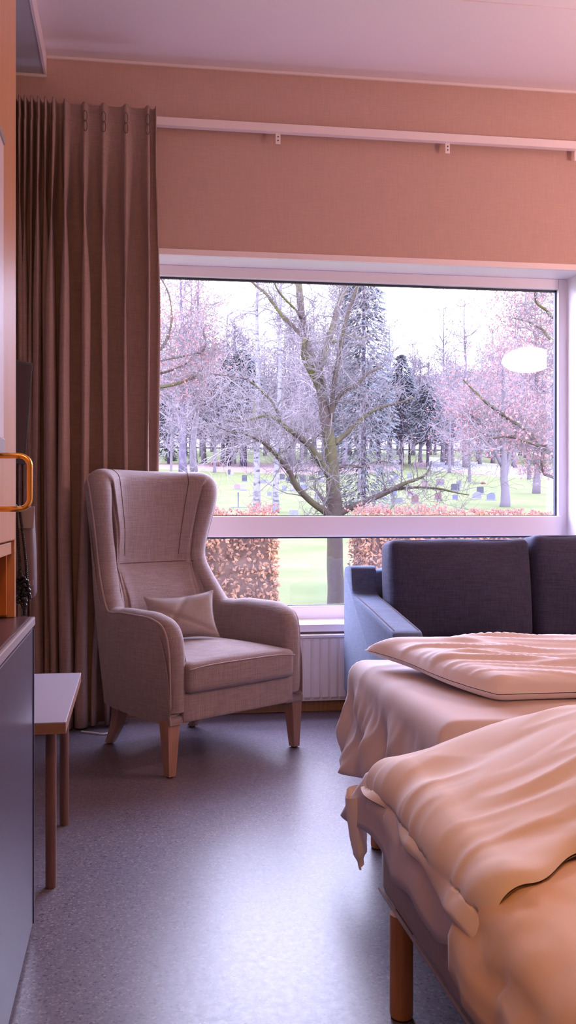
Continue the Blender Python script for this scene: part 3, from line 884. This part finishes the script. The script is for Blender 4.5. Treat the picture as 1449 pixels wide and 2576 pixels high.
for j in range(21):
    y=190+70*j/20; rows.append([((i/40-.5)*2*190+y*.22,y,gz(0,y)+.3+ 26*(j/20)**1.2*(.8+.25*nz(i*.3,j*.1))) for i in range(41)])
M['hill']=mat('wooded_hillside_scrub',(.085,.074,.085),.95,.1,var=(.25,(.15,.13,.14),8,.35,.65),bump=(1.5,.6,.8))
MB().grid(rows).build('hillside',M['hill'],smooth=True,fix=False,kind='structure')
# ---- trees
def grow(mb,p,d,L,r,depth,rn,up=.1,kink=.25,kids=4,sides=4,tips=None,minr=.004,ratio=.55,spread=.9):
    pts=[p.copy()]; rs=[r]; n=5 if depth>1 else 4; q=p.copy(); dd=d.normalized()
    for i in range(n):
        dd=(dd+Vector((rn.gauss(0,kink),rn.gauss(0,kink),rn.gauss(0,kink)+up))).normalized()
        q=q+dd*(L/n); pts.append(q.copy()); rs.append(max(minr,r*(1-.75*(i+1)/n)))
        if depth>0:
            for _ in range(max(1,int(round(kids/n+rn.uniform(-.4,.4))))):
                ax=Vector((rn.gauss(0,1),rn.gauss(0,1),rn.gauss(0,.7))).normalized()
                nd=(dd*(1-spread*.5)+ax*spread).normalized()
                grow(mb,q.lerp(pts[-2],rn.random()),nd,L*ratio*rn.uniform(.7,1.2),max(minr,rs[-1]*.65),depth-1,rn,up,kink,kids,3,tips,minr,ratio,spread)
    if tips is not None and depth<=1:
        tips+=pts[1:]
    mb.tube(pts,rs,sides,caps=False)
def leaves(pts,n,size,rn,spread=.25):
    mb=MB()
    for _ in range(n):
        c=rn.choice(pts)+Vector((rn.gauss(0,spread),rn.gauss(0,spread),rn.gauss(0,spread)))
        a=Vector((rn.gauss(0,1),rn.gauss(0,1),rn.gauss(0,1))).normalized(); b=a.cross(Vector((rn.gauss(0,1),rn.gauss(0,1),rn.gauss(0,1)))).normalized()
        s=size*rn.uniform(.6,1.3)
        mb.add([c-a*s,c-b*s*.55+a*s*.1,c+a*s,c+b*s*.55+a*s*.1],[(0,1,2,3)])
    return mb
def path3(pl,Y,dj,seed):
    """branch course: list of (px,py,r_px) at depth about Y"""
    rn=random.Random(seed); k=rn.uniform(-dj,dj); out=[];rs=[]
    for i,(x,y,r) in enumerate(pl):
        t=i/max(1,len(pl)-1); yy=Y+k*t
        out.append(P(x,y,yy)); rs.append(r*yy/FPX)
    return out,rs
rn=random.Random(11)
TY=14.0
main=[[(845,1560,24),(845,1500,22),(843,1420,21),(842,1352,20),(842,1290,20),(838,1230,18),(836,1180,17),(830,1120,16),(820,1060,15),(812,1000,14),(803,950,14),(797,925,12)]]
br=[[(799,935,12),(785,905,11),(775,875,11),(765,840,10),(758,790,9),(754,740,9),(749,690,8),(742,600,6),(735,480,3)],
[(800,940,11),(813,905,10),(822,870,9),(838,820,8),(850,770,7),(868,725,7),(885,680,6),(905,600,4),(930,500,2)],
[(812,1000,10),(795,960,9),(780,930,9),(768,905,10),(765,880,8),(768,850,6)],
[(833,1060,9),(836,1020,7),(838,980,6),(848,920,6),(858,870,6),(868,815,5),(885,760,4),(910,690,3),(935,600,2)],
[(836,1030,6),(852,1000,6),(872,980,5),(895,970,4),(925,940,3),(960,925,2)],
[(843,1115,8),(862,1098,7),(885,1078,6),(915,1050,5),(935,1035,5),(965,1022,4),(1000,1015,3),(1040,1000,2)],
[(848,1295,12),(875,1280,9),(910,1265,8),(950,1248,8),(985,1232,7),(1020,1215,5),(1050,1205,4),(1075,1190,3),(1085,1160,2)],
[(985,1232,5),(1020,1228,4),(1060,1226,3),(1110,1230,3),(1150,1240,2),(1180,1245,1.5)],
[(838,1205,12),(815,1175,10),(795,1145,9),(775,1118,8),(748,1095,8),(725,1080,6),(705,1062,6),(690,1052,5),(665,1046,4),(640,1052,3),(600,1062,2),(560,1055,1.5)],
[(840,1305,12),(815,1285,9),(790,1268,8),(765,1245,8),(745,1222,8),(730,1190,7),(712,1165,7),(690,1138,6),(665,1115,5),(650,1106,4),(638,1100,3)],
[(650,1106,3),(636,1075,2.5),(640,1030,2),(639,1000,1.5)],
[(665,1115,3),(640,1105,3),(610,1090,2.5),(575,1085,2),(540,1070,1.5)],
[(762,848,6),(738,822,5),(715,800,5),(695,775,4),(670,740,4),(640,715,3),(615,690,2),(580,640,1.5)],
[(758,800,4),(740,775,3),(710,745,3),(690,710,2),(680,650,1.5)],
[(776,1112,4),(800,1095,3),(820,1075,2)],
[(748,1095,4),(735,1115,3),(722,1130,2)],
[(705,1062,4),(690,1020,3),(660,985,3),(620,955,2),(570,945,1.5),(530,940,1)],
[(840,1290,6),(800,1240,4),(790,1215,3),(810,1200,2),(840,1195,1.5)],
[(838,860,4),(855,855,3.5),(880,845,3),(905,850,2),(940,840,1.5)],
[(842,1180,6),(875,1170,4),(910,1175,3),(950,1160,2),(990,1165,1.5)]]
mt=empty('bare_tree',(P(845,1560,TY).x,TY,P(845,1560,TY).z-.1),label='large bare tree with mossy forked trunk standing close to the window',cat='tree')
off=-mt.location
def shift(mb,o):
    mb.v=[(a+o[0],b+o[1],c+o[2]) for a,b,c in mb.v]; return mb
mb=MB()
for i,pl in enumerate(main):
    p,r=path3(pl,TY,0,i); p=[Vector(p[0])-Vector((0,0,.5))]+p; r=[r[0]*1.15]+r; q=cr(p,3); rr=[r[min(int(k/3),len(r)-1)]*(1-(k/3)%1)+r[min(int(k/3)+1,len(r)-1)]*((k/3)%1) for k in range(len(q))]
    mb.tube([v+Vector((nz(v.z*3,1,1),nz(v.z*3,2,2),0))*.02 for v in q],rr,12)
shift(mb,off).build('trunk',M['bark_main'],mt,smooth=True,fix=False)
mb=MB(); tw=MB()
for i,pl in enumerate(br):
    p,r=path3(pl,TY,1.6,i+5); q=cr(p,3); rr=[r[min(int(k/3),len(r)-1)]*(1-(k/3)%1)+r[min(int(k/3)+1,len(r)-1)]*((k/3)%1) for k in range(len(q))]
    mb.tube(q,rr,8)
    for k in range(2,len(q)-1):
        for _ in range(1 if k%2 or i<2 else 2):
            d=(q[k]-q[k-1]).normalized(); ax=Vector((rn.gauss(0,1),rn.gauss(0,.7),rn.gauss(0,.9)))
            if rn.random()<.8: grow(tw,q[k],d*.4+ax.normalized(),rn.uniform(.35,1.0),max(.004,min(.012,rr[k]*.35)),2,rn,up=.10,kink=.32,kids=4,minr=.0022,ratio=.55)
shift(mb,off).build('branch',M['bark_main'],mt,smooth=True,fix=False)
shift(tw,off).build('twigs',M['twig_main'],mt,fix=False,kind='stuff')
def px_tree(name,label,px,py,rpx,htop,lean,barkm_,twigm,seed,kids=26,L=.28,leafn=0,leafs=.05,leafm=None,zc=None,start=.3,up=.12,group=None,cat='tree',minr=.006,depth=2,fork=None,spread=.9,leafspread=.25):
    rn=random.Random(seed)
    b=ground(px,py) if zc is None else gdist(px,zc)
    zc=b.x*st+b.y*ct; R=rpx*zc/FPX; H=htop
    o=empty(name,b,label=label,cat=cat,group=group)
    mb=MB(); tw=MB(); tips=[]
    stems=[[Vector((0,0,-.3))+Vector((lean*(t**1.3)*H+R*.8*nz(t*4,seed,1),R*.8*nz(t*4,seed,4),t*H)) for t in [i/14 for i in range(15)]]]
    rs=[R*(1.25-.25*min(1,i/2))*(1-.85*i/14) for i in range(15)]
    mb.tube(stems[0],rs,9)
    if fork:
        for (t0,dx,dy,hh) in fork:
            i0=int(t0*14); s0=stems[0][i0]
            pts=[s0+Vector((dx*t,dy*t,(hh)*t+.2*math.sin(t*3))) for t in [i/8 for i in range(9)]]
            mb.tube(pts,[rs[i0]*.8*(1-.85*i/8) for i in range(9)],7); stems.append(pts)
    mb.build('trunk',barkm_,o,smooth=True,fix=False)
    for k in range(kids):
        s=rn.choice(stems); m=len(s)
        i=rn.randint(max(1,int(start*m)) if s is stems[0] else 2,m-2)
        a=rn.uniform(0,2*PI); d=Vector((math.cos(a),math.sin(a),rn.uniform(.0,.8)))
        t=i/m
        grow(tw,s[i].lerp(s[i+1],rn.random()),d,H*L*(1.15-.6*t)*rn.uniform(.6,1.2),max(minr,R*.35*(1-.6*t)),depth,rn,up=up,kink=.25,kids=5,tips=tips,minr=minr,spread=spread)
    tw.build('branches',twigm,o,fix=False)
    if leafn: leaves(tips,leafn,leafs,rn,leafspread).build('leaves',leafm,o,fix=False,kind='stuff')
    return o
bM,gM,tM,fM,lR=M['bark_birch'],M['bark_grey'],M['twig_main'],M['twig_far'],M['leaf_red']
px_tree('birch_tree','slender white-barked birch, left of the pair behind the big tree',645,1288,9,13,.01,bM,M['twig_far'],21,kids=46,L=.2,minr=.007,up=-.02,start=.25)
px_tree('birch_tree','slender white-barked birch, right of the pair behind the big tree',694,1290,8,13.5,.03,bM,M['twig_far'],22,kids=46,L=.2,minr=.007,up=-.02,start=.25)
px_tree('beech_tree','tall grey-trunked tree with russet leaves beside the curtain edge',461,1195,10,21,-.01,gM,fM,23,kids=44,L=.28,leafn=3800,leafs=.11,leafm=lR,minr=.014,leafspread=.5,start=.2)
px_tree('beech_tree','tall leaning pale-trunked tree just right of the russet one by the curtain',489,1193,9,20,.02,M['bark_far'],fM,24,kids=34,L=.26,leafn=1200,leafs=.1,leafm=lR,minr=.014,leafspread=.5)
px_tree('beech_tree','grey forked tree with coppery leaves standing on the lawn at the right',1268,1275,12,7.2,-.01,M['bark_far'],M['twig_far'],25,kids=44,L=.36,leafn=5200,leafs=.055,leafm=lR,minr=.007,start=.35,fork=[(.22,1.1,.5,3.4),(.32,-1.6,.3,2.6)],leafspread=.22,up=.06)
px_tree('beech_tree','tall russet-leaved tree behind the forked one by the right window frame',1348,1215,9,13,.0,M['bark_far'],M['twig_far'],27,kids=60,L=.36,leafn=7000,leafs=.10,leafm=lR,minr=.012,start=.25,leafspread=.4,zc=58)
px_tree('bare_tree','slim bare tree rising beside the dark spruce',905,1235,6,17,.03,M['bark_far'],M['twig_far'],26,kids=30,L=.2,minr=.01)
# near tree behind the curtain edge whose boughs enter from the left
def boughs(name,label,base,paths,Y,seed,leafn,tm):
    rn=random.Random(seed); o=empty(name,base,label=label,cat='tree'); off=-Vector(base)
    mb=MB();tw=MB();tips=[]
    b=Vector(base); p0=path3([paths[0][0]],Y,0,1)[0][0]
    mb.tube([b-Vector((0,0,.3)),b+Vector((.02,0,.8)),b+Vector((-.03,0,1.8)),b+Vector((0,0,3.4)),b+Vector((.1,.1,5.2))],[.2,.16,.14,.11,.05],10)
    for i,pl in enumerate(paths):
        p,r=path3(pl,Y,.8,seed+i); anchor=Vector((b.x,b.y,p[0].z-.25)); p=[anchor]+p; r=[r[0]*1.2]+r
        q=cr(p,3); rr=[r[min(int(k/3),len(r)-1)] for k in range(len(q))]
        mb.tube(q,rr,7)
        for k in range(2,len(q)):
            for _ in range(2): 
                ax=Vector((rn.gauss(0,1),rn.gauss(0,.7),rn.gauss(0,.9)))
                if rn.random()<.7: grow(tw,q[k],ax,rn.uniform(.3,.8),.006,2,rn,up=.08,kink=.3,kids=4,minr=.0025,tips=tips)
    shift(mb,off).build('trunk',M['bark_main'],o,smooth=True,fix=False)
    shift(tw,off).build('twigs',M['twig_main'],o,fix=False)
    if leafn: shift(leaves(tips,leafn,.028,rn,.08),off).build('leaves',lR,o,fix=False,kind='stuff')
b=P(330,1300,15); b.z=gz(b.x,15)
boughs('beech_tree','near russet tree half hidden by the curtain, mossy boughs reaching into view',b,
 [[(380,978,5),(415,972,4.5),(445,965,4),(475,955,3),(492,945,3),(510,925,2)],[(380,945,3),(410,938,3),(440,928,2.5),(475,910,2),(490,890,1.5)],[(380,890,5),(400,880,5),(416,862,4),(428,830,3),(432,790,2),(425,740,2),(405,700,1.5)],[(490,890,2),(508,885,2),(518,865,1.5),(512,840,1)]],15,61,1500,None)
b=P(1500,1300,13); b.z=gz(b.x,13)
boughs('beech_tree','near tree beyond the right window frame, its dark boughs arching inward',b,
 [[(1400,1148,8),(1375,1132,7),(1350,1118,6),(1335,1095,6),(1310,1072,5),(1275,1050,5),(1240,1025,4),(1215,1005,3),(1190,980,2),(1165,955,1.5)],[(1395,1125,5),(1360,1120,4),(1320,1110,3),(1280,1098,3),(1240,1102,2)],[(1395,800,5),(1375,780,4),(1352,765,3),(1345,745,2),(1350,720,2)],[(1395,860,4),(1365,830,3),(1330,810,2),(1290,800,1.5)],[(1390,1200,4),(1368,1190,3),(1362,1160,2),(1365,1130,2)]],13,71,1900,None)
# conifers
def conifer(label,px,zc,H,Wd,trunk_clear,rpx,seed,n=2600,group=None):
    rn=random.Random(seed); b=gdist(px,zc); R=rpx*zc/FPX
    o=empty('spruce_tree',b,label=label,cat='tree',group=group)
    MB().tube([(0,0,-.3),(0,0,H*.3),(0,0,H*.7),(0,0,H)],[R,R*.8,R*.4,.02],8).build('trunk',M['dark_trunk'],o,smooth=True,fix=False)
    mb=MB(); c0=trunk_clear*H
    for _ in range(n):
        t=rn.random()**.8; z=c0+(H-c0)*t; w=Wd*(1-t)**.75*(.55+.45*min(1,t*8))
        a=rn.uniform(0,2*PI); rr=w*math.sqrt(rn.uniform(.05,1)); L=Wd*rn.uniform(.10,.22)
        d=Vector((math.cos(a),math.sin(a),-.35+rn.uniform(-.3,.3))); c=Vector((rr*math.cos(a),rr*math.sin(a),z-.12*rr))
        s=Vector((-math.sin(a),math.cos(a),rn.uniform(-.5,.5)))*L*.16
        mb.add([c-s,c+s,c+d*L+s*.3,c+d*L-s*.3+Vector((0,0,-.05))],[(0,1,2,3)])
    mb.build('foliage',M['needle'],o,fix=False,kind='stuff')
    return o
conifer('tall ragged dark spruce right behind the big bare tree',915,40,15,1.7,.0,7,31,5200)
for i,(px,zc,H,w,rp,lb) in enumerate([(953,122,22,3.4,5,'leftmost dark spruce of the clump right of the big tree, thick trunk'),(980,126,20,3.0,3,'slim spruce between the two thick trunks of the clump'),(1010,120,24,3.8,6,'thickest-trunked spruce in the middle of the clump'),(1030,125,19,3.0,3,'thin spruce just right of the thickest trunk in the clump'),(1076,112,17,3.6,4,'rightmost spruce of the clump beside the grey path')]):
    conifer(lb,px,zc,H*.62,w,.30,rp,40+i,1700)
conifer('broad dark conifer, left of the two behind the left graves',574,108,13,4.2,.28,7,51,2200)
conifer('broad dark conifer with stout trunk, right of the two behind the left graves',612,106,14,4.6,.26,10,52,2400)
conifer('low dark conifer at the far left beside the curtain',425,112,9,3.6,.12,5,53,1500)
# the wood beyond: bare trees, each its own copy of four kinds
protos=[]
for k in range(4):
    H=[21,23,18,20][k]
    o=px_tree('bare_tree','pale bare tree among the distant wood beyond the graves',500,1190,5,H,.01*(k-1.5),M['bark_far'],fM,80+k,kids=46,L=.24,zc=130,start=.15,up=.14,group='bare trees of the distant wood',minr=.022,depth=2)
    protos.append(o)
rn=random.Random(5); wood_px=[(395+ (1400-395)*i/63+rn.uniform(-9,9),rn.uniform(105,175)) for i in range(64)]+[(rn.uniform(120,390),rn.uniform(110,170)) for _ in range(16)]+[(rn.uniform(1410,1600),rn.uniform(110,160)) for _ in range(8)]
for i,(px,zc) in enumerate(wood_px):
    o=protos[i] if i<4 else copy_tree(protos[i%4])
    sc=rn.uniform(.85,1.12)
    if px>880: sc*=.80+.25*abs(nz(px*.02,1))+(.12 if px>1230 else 0) 
    if zc<125 and 700<px<900: sc*=1.1
    o.location=gdist(px,zc); o.scale=(sc*1.15,sc*1.15,sc); o.rotation_euler.z=rn.uniform(0,6.28)
# saplings in the middle distance
for i,(px,zc,H,lb) in enumerate([(540,92,9,'slim bare sapling by the small graves left of the birches'),(1180,75,8,'bare sapling with few leaves beside the grey path'),(1330,82,12,'bare tree by the leaf bed near the right window frame'),(430,70,9,'pale bare sapling nearest the curtain edge'),(760,95,13,'bare pale tree seen just left of the big trunk'),(1130,98,11,'bare tree rising behind the dark headstones at the right')]):
    px_tree('bare_tree',lb,px,1200,4,H,.02,M['bark_far'],fM,120+i,kids=34,L=.3,zc=zc,minr=.012,leafn=500 if px>1100 else 0,leafs=.08,leafm=lR)
# ---- hedges
def hedge(x0,x1,y0,y1,ztop,seed,label,sprigs):
    rn=random.Random(seed); zb=gz((x0+x1)/2,y0)
    o=empty('beech_hedge',((x0+x1)/2,(y0+y1)/2,zb),label=label,cat='hedge'); off=-o.location
    MB().box(x0+.08,x1-.08,y0+.08,y1-.08,zb-.1,ztop-.07).add([],[]) 
    core=MB(); 
    G=[]
    for i in range(41):
        row=[]
        for j in range(25):
            a=i/40; q=j/24*PI
            x=x0+.06+(x1-x0-.12)*a
            # section: front foot -> front top -> back top -> back foot
            s=j/24
            if s<.4: y,z=y0+.07,zb-.1+(ztop-.08-zb+.1)*s/.4
            elif s<.6: y,z=y0+.07+(y1-y0-.14)*(s-.4)/.2,ztop-.08
            else: y,z=y1-.07,zb-.1+(ztop-.08-zb+.1)*(1-s)/.4
            row.append((x+.03*nz(x*4,z*4),y+.05*nz(x*5,z*5,1),z+.04*nz(x*5,y*5,2)))
        G.append(row)
    core.grid(G); m=25
    core.f.append(tuple(range(25))); core.f.append(tuple(range(40*25,41*25)))
    shift(core,off).build('hedge_core',M['hedge_core'],o,fix=False)
    mb=MB(); A=[]
    n=int(1500*(x1-x0)*(ztop-zb)*1.0)
    def leaf(c,nrm_,s):
        a=Vector((rn.gauss(0,1),rn.gauss(0,1),rn.gauss(0,1)))+nrm_*.3; a.normalize(); b=a.cross(nrm_+Vector((rn.gauss(0,.5),rn.gauss(0,.5),rn.gauss(0,.5)))); b.normalize()
        k=(a.cross(b))*s*.25
        mb.add([c-a*s,c-b*s*.6+k,c+a*s,c+b*s*.6+k],[(0,1,2),(0,2,3)])
    for _ in range(n):
        x=rn.uniform(x0,x1); z=rn.uniform(zb-.05,ztop); d=.09*abs(rn.gauss(0,1))*(.6+.8*abs(nz(x*3,z*3,seed)))
        leaf(Vector((x,y0+d+.05*nz(x*3,z*3),z)),Vector((0,-1,0)),rn.uniform(.018,.034))
    for _ in range(int(900*(x1-x0)*(y1-y0))):
        x=rn.uniform(x0,x1); leaf(Vector((x,rn.uniform(y0,y1),ztop-.05*abs(rn.gauss(0,1))+.03*nz(x*4,1))),Vector((0,0,1)),rn.uniform(.018,.034))
    for xx,sgn in ((x0,-1),(x1,1)):
        for _ in range(int(1300*(ztop-zb)*(y1-y0))):
            leaf(Vector((xx-sgn*.05*abs(rn.gauss(0,1)),rn.uniform(y0,y1),rn.uniform(zb,ztop))),Vector((sgn,0,0)),rn.uniform(.018,.034))
    shift(mb,off).build('leaves',M['leaf_hedge'],o,fix=False,kind='stuff')
    # upright sprigs above the clipped top
    tw=MB();mb=MB()
    for (sx0,sx1,k,h) in sprigs:
        for _ in range(k):
            x=rn.uniform(sx0,sx1); y=rn.uniform(y0+.05,y1-.05); hh=h*rn.uniform(.3,1); lx=rn.gauss(0,.05)
            tw.tube([(x,y,ztop-.1),(x+lx*.5,y,ztop+hh*.5),(x+lx,y,ztop+hh)],[.003,.0025,.0015],3,caps=False)
            for _ in range(9):
                t=rn.random(); leaf(Vector((x+lx*t+rn.gauss(0,.012),y,ztop+hh*t)),Vector((0,-1,0)),rn.uniform(.010,.018))
    if tw.v:
        shift(tw,off).build('sprig_stems',M['twig_main'],o,fix=False); shift(mb,off).build('sprig_leaves',M['leaf_sprig'],o,fix=False,kind='stuff')
hx=lambda px:P(px,1300,9).x
hedge(-1.9,hx(702),9.0,9.9,.985,1,'clipped brown beech hedge left of the lawn gap, behind the armchair',[(hx(515),hx(560),14,.09),(hx(560),hx(660),16,.06),(hx(655),hx(700),34,.15)])
hedge(P(872,1300,9.9).x,6.2,9.0,9.9,.985,2,'clipped brown beech hedge right of the lawn gap, behind the sofa',[(hx(925),hx(1010),50,.13),(hx(1010),hx(1060),26,.08),(hx(1070),hx(1140),44,.12),(hx(1140),hx(1390),60,.06)])
# ---- gravestones
GC={'dark':(.022,.022,.032),'blue':(.05,.055,.085),'grey':(.075,.075,.09),'pale':(.115,.11,.125),'pink':(.115,.075,.08),'red':(.085,.035,.04),'mauve':(.075,.05,.065)}
GM={k:mat('headstone_'+k,c,.6,.3,bump=(40,.2,.01)) for k,c in GC.items()}
GR=[(577,1195,8,14,'dark','sq','tiny upright dark headstone left of a small white one'),(584,1196,9,9,'pale','sq','small white headstone touching the tiny dark one at the left'),
(615,1212,13,17,'dark','sq','square black headstone left of the first birch'),(597,1231,16,14,'pink','rd','low pinkish rounded stone left of the first birch'),(612,1234,13,19,'pale','sq','pale upright stone beside the low pinkish one'),
(662,1218,16,11,'grey','sq','wide low grey stone just right of the first birch'),(677,1220,12,11,'pale','rd','pale rounded stone between the two birches'),(678,1249,12,13,'grey','rd','grey rounded stone low between the two birches'),
(710,1208,13,16,'dark','sq','dark upright stone just right of the second birch'),(726,1211,14,11,'dark','rd','dark low rounded stone beside the dark upright one'),(715,1238,12,17,'grey','sq','grey upright stone below the dark pair right of the second birch'),(735,1236,14,17,'pale','sq','pale upright stone left of the lower bough'),
(762,1215,17,21,'dark','rd','tall round-topped dark headstone left of the big trunk'),(764,1231,20,12,'blue','sq','wide bluish stone in front of the round-topped dark headstone'),(807,1197,14,14,'dark','rd','dark rounded stone close left of the big trunk'),(808,1213,18,14,'pale','sq','white block stone close left of the big trunk'),
(798,1256,14,16,'pale','sq','faint pale stone left of the big trunk, lower on the lawn'),(739,1298,23,15,'grey','sq','grey stone nearest the window, left of the big trunk'),(728,1169,8,12,'dark','sq','small dark stone in the back row, leftmost'),(751,1171,11,13,'dark','rd','small dark rounded stone in the back row, second'),(774,1171,11,14,'mauve','sq','small mauve stone in the back row, third'),(785,1174,10,12,'mauve','sq','small mauve stone in the back row beside the big trunk'),
(953,1189,18,13,'pale','rd','white rounded stone behind the spruce boughs'),(984,1213,14,15,'pale','sq','pale stone right of the tall spruce'),(995,1210,13,17,'grey','sq','grey upright stone right of the tall spruce'),(1030,1206,12,15,'grey','sq','grey stone above the long low bough'),
(1069,1228,17,18,'pink','sq','pinkish stone left of the mauve one, above the bough'),(1107,1220,20,15,'mauve','sq','mauve block stone at the middle of the right graves'),(1145,1236,21,19,'dark','sq','dark blue-grey block stone, largest of the right graves'),(1154,1227,13,17,'grey','sq','lighter grey stone peeping behind the largest dark one'),(1145,1257,13,13,'blue','sq','small bluish stone in front of the largest dark one'),
(1102,1258,17,18,'red','sq','reddish square stone low on the lawn right of the dark red one'),(1044,1266,17,21,'red','rd','dark red rounded stone low on the lawn'),(1033,1249,16,14,'pink','sq','pink stone just behind the dark red rounded one'),(998,1266,30,14,'grey','sq','wide low grey stone left of the dark red one'),(990,1249,16,14,'blue','sq','dark bluish stone behind the wide low grey one'),
(1199,1256,23,19,'grey','rd','rough grey stone left of the rounded blue-grey one'),(1208,1243,17,19,'dark','sq','dark stone behind the rough grey one at the right'),(1235,1259,21,20,'blue','rd','round-topped blue-grey stone left of the forked tree')]
for px,py,w_,h_,c,sh,lb in GR:
    b=ground(px,py); zc=b.x*st+b.y*ct; k=zc/FPX; W=w_*k; H=h_*k; D=max(.12,W*.28)
    o=empty('gravestone',b,random.Random(px).uniform(-.25,.15),label=lb,cat='gravestone')
    if sh=='rd': pl=[(-W/2,0),(W/2,0)]+[(W/2*math.cos(q),H-W*.30+W*.30*math.sin(q)) for q in [PI*i/10 for i in range(11)]]
    else: pl=[(-W/2,0),(W/2,0),(W/2*.97,H*.94),(W*.3,H),(-W*.3,H),(-W/2*.97,H*.95)]
    MB().prism(pl,1,-D/2,D/2).build('headstone',GM[c],o,bevel=.012)
    MB().box(-W*.62,W*.62,-D*.9,D*.9,-.25,H*.12).build('plinth',GM['grey' if c!='grey' else 'pale'],o,bevel=.01)
b=ground(599,1277)
o=empty('lawn_post',b,label='thin black post on a flat base standing on the lawn behind the armchair',cat='post')
kk=(b.x*st+b.y*ct)/FPX
MB().tube([(0,0,0),(0,0,14*kk),(0,0,38*kk)],[.02,.02,.03],8).build('rod',GM['dark'],o); MB().box(-20*kk,22*kk,-.15,.15,-.05,1.2*kk).build('base_plate',GM['grey'],o)
rn=random.Random(9)
for px,py,wd_,hh,mm,lb in ((786,1208,20,15,'shrub','small clipped green shrub between dark and white stones'),(540,1176,32,22,'leaf_red','reddish low shrub behind the left graves'),(430,1160,34,20,'shrub','pale green bush at the far left behind the curtain edge'),(1215,1218,14,6,'leaf_red','tiny russet plant on the open lawn at the right')):
    b=ground(px,py); kk=(b.x*st+b.y*ct)/FPX; o=empty('shrub',b,label=lb,cat='shrub'); pts=[]
    for _ in range(240):
        a=rn.uniform(0,6.28); q=math.acos(rn.uniform(0,1)); r=rn.uniform(.5,1)
        pts.append(Vector((wd_/2*kk*r*math.sin(q)*math.cos(a),wd_/2*kk*r*math.sin(q)*math.sin(a),hh*kk*r*math.cos(q))))
    mb=MB()
    for p in pts[:40]: mb.tube([(0,0,-.1),tuple(p*.5),tuple(p)],[.03,.02,.01],3,caps=False)
    mb.build('stems',M['twig_main'],o,fix=False)
    leaves(pts,900,wd_*kk*.05,rn,.04*kk*wd_).build('leaves',M[mm],o,fix=False,kind='stuff')

# ------------------------------------------------------------------ world, camera
wd=bpy.data.worlds.new('overcast'); bpy.context.scene.world=wd; wd.use_nodes=True
bgk=wd.node_tree.nodes['Background']; bgk.inputs[0].default_value=(.69,.70,1.0,1); bgk.inputs[1].default_value=11.5
pt=bpy.data.lights.new('window_portal','AREA'); pt.shape='RECTANGLE'; pt.size=2.34; pt.size_y=1.76; pt.cycles.is_portal=True
po=bpy.data.objects.new('window_portal',pt); C.objects.link(po); po.location=(1.13,4.66,1.35); po.rotation_euler=(math.radians(-90),0,0)
cam=bpy.data.cameras.new('camera'); co=bpy.data.objects.new('camera',cam); C.objects.link(co)
cam.sensor_fit='VERTICAL'; cam.sensor_height=36; cam.lens=FPX*36/2576; cam.shift_x=(724.5-CX)/2576; cam.shift_y=0
co.location=(0,0,1); co.rotation_euler=(math.radians(90),0,-TH); cam.clip_start=.02; cam.clip_end=1000
sc_=bpy.context.scene; sc_.camera=co
sc_.view_settings.view_transform='Standard'; sc_.view_settings.look='None'; sc_.view_settings.exposure=0.95; sc_.view_settings.gamma=1; sc_.view_settings.use_curve_mapping=False
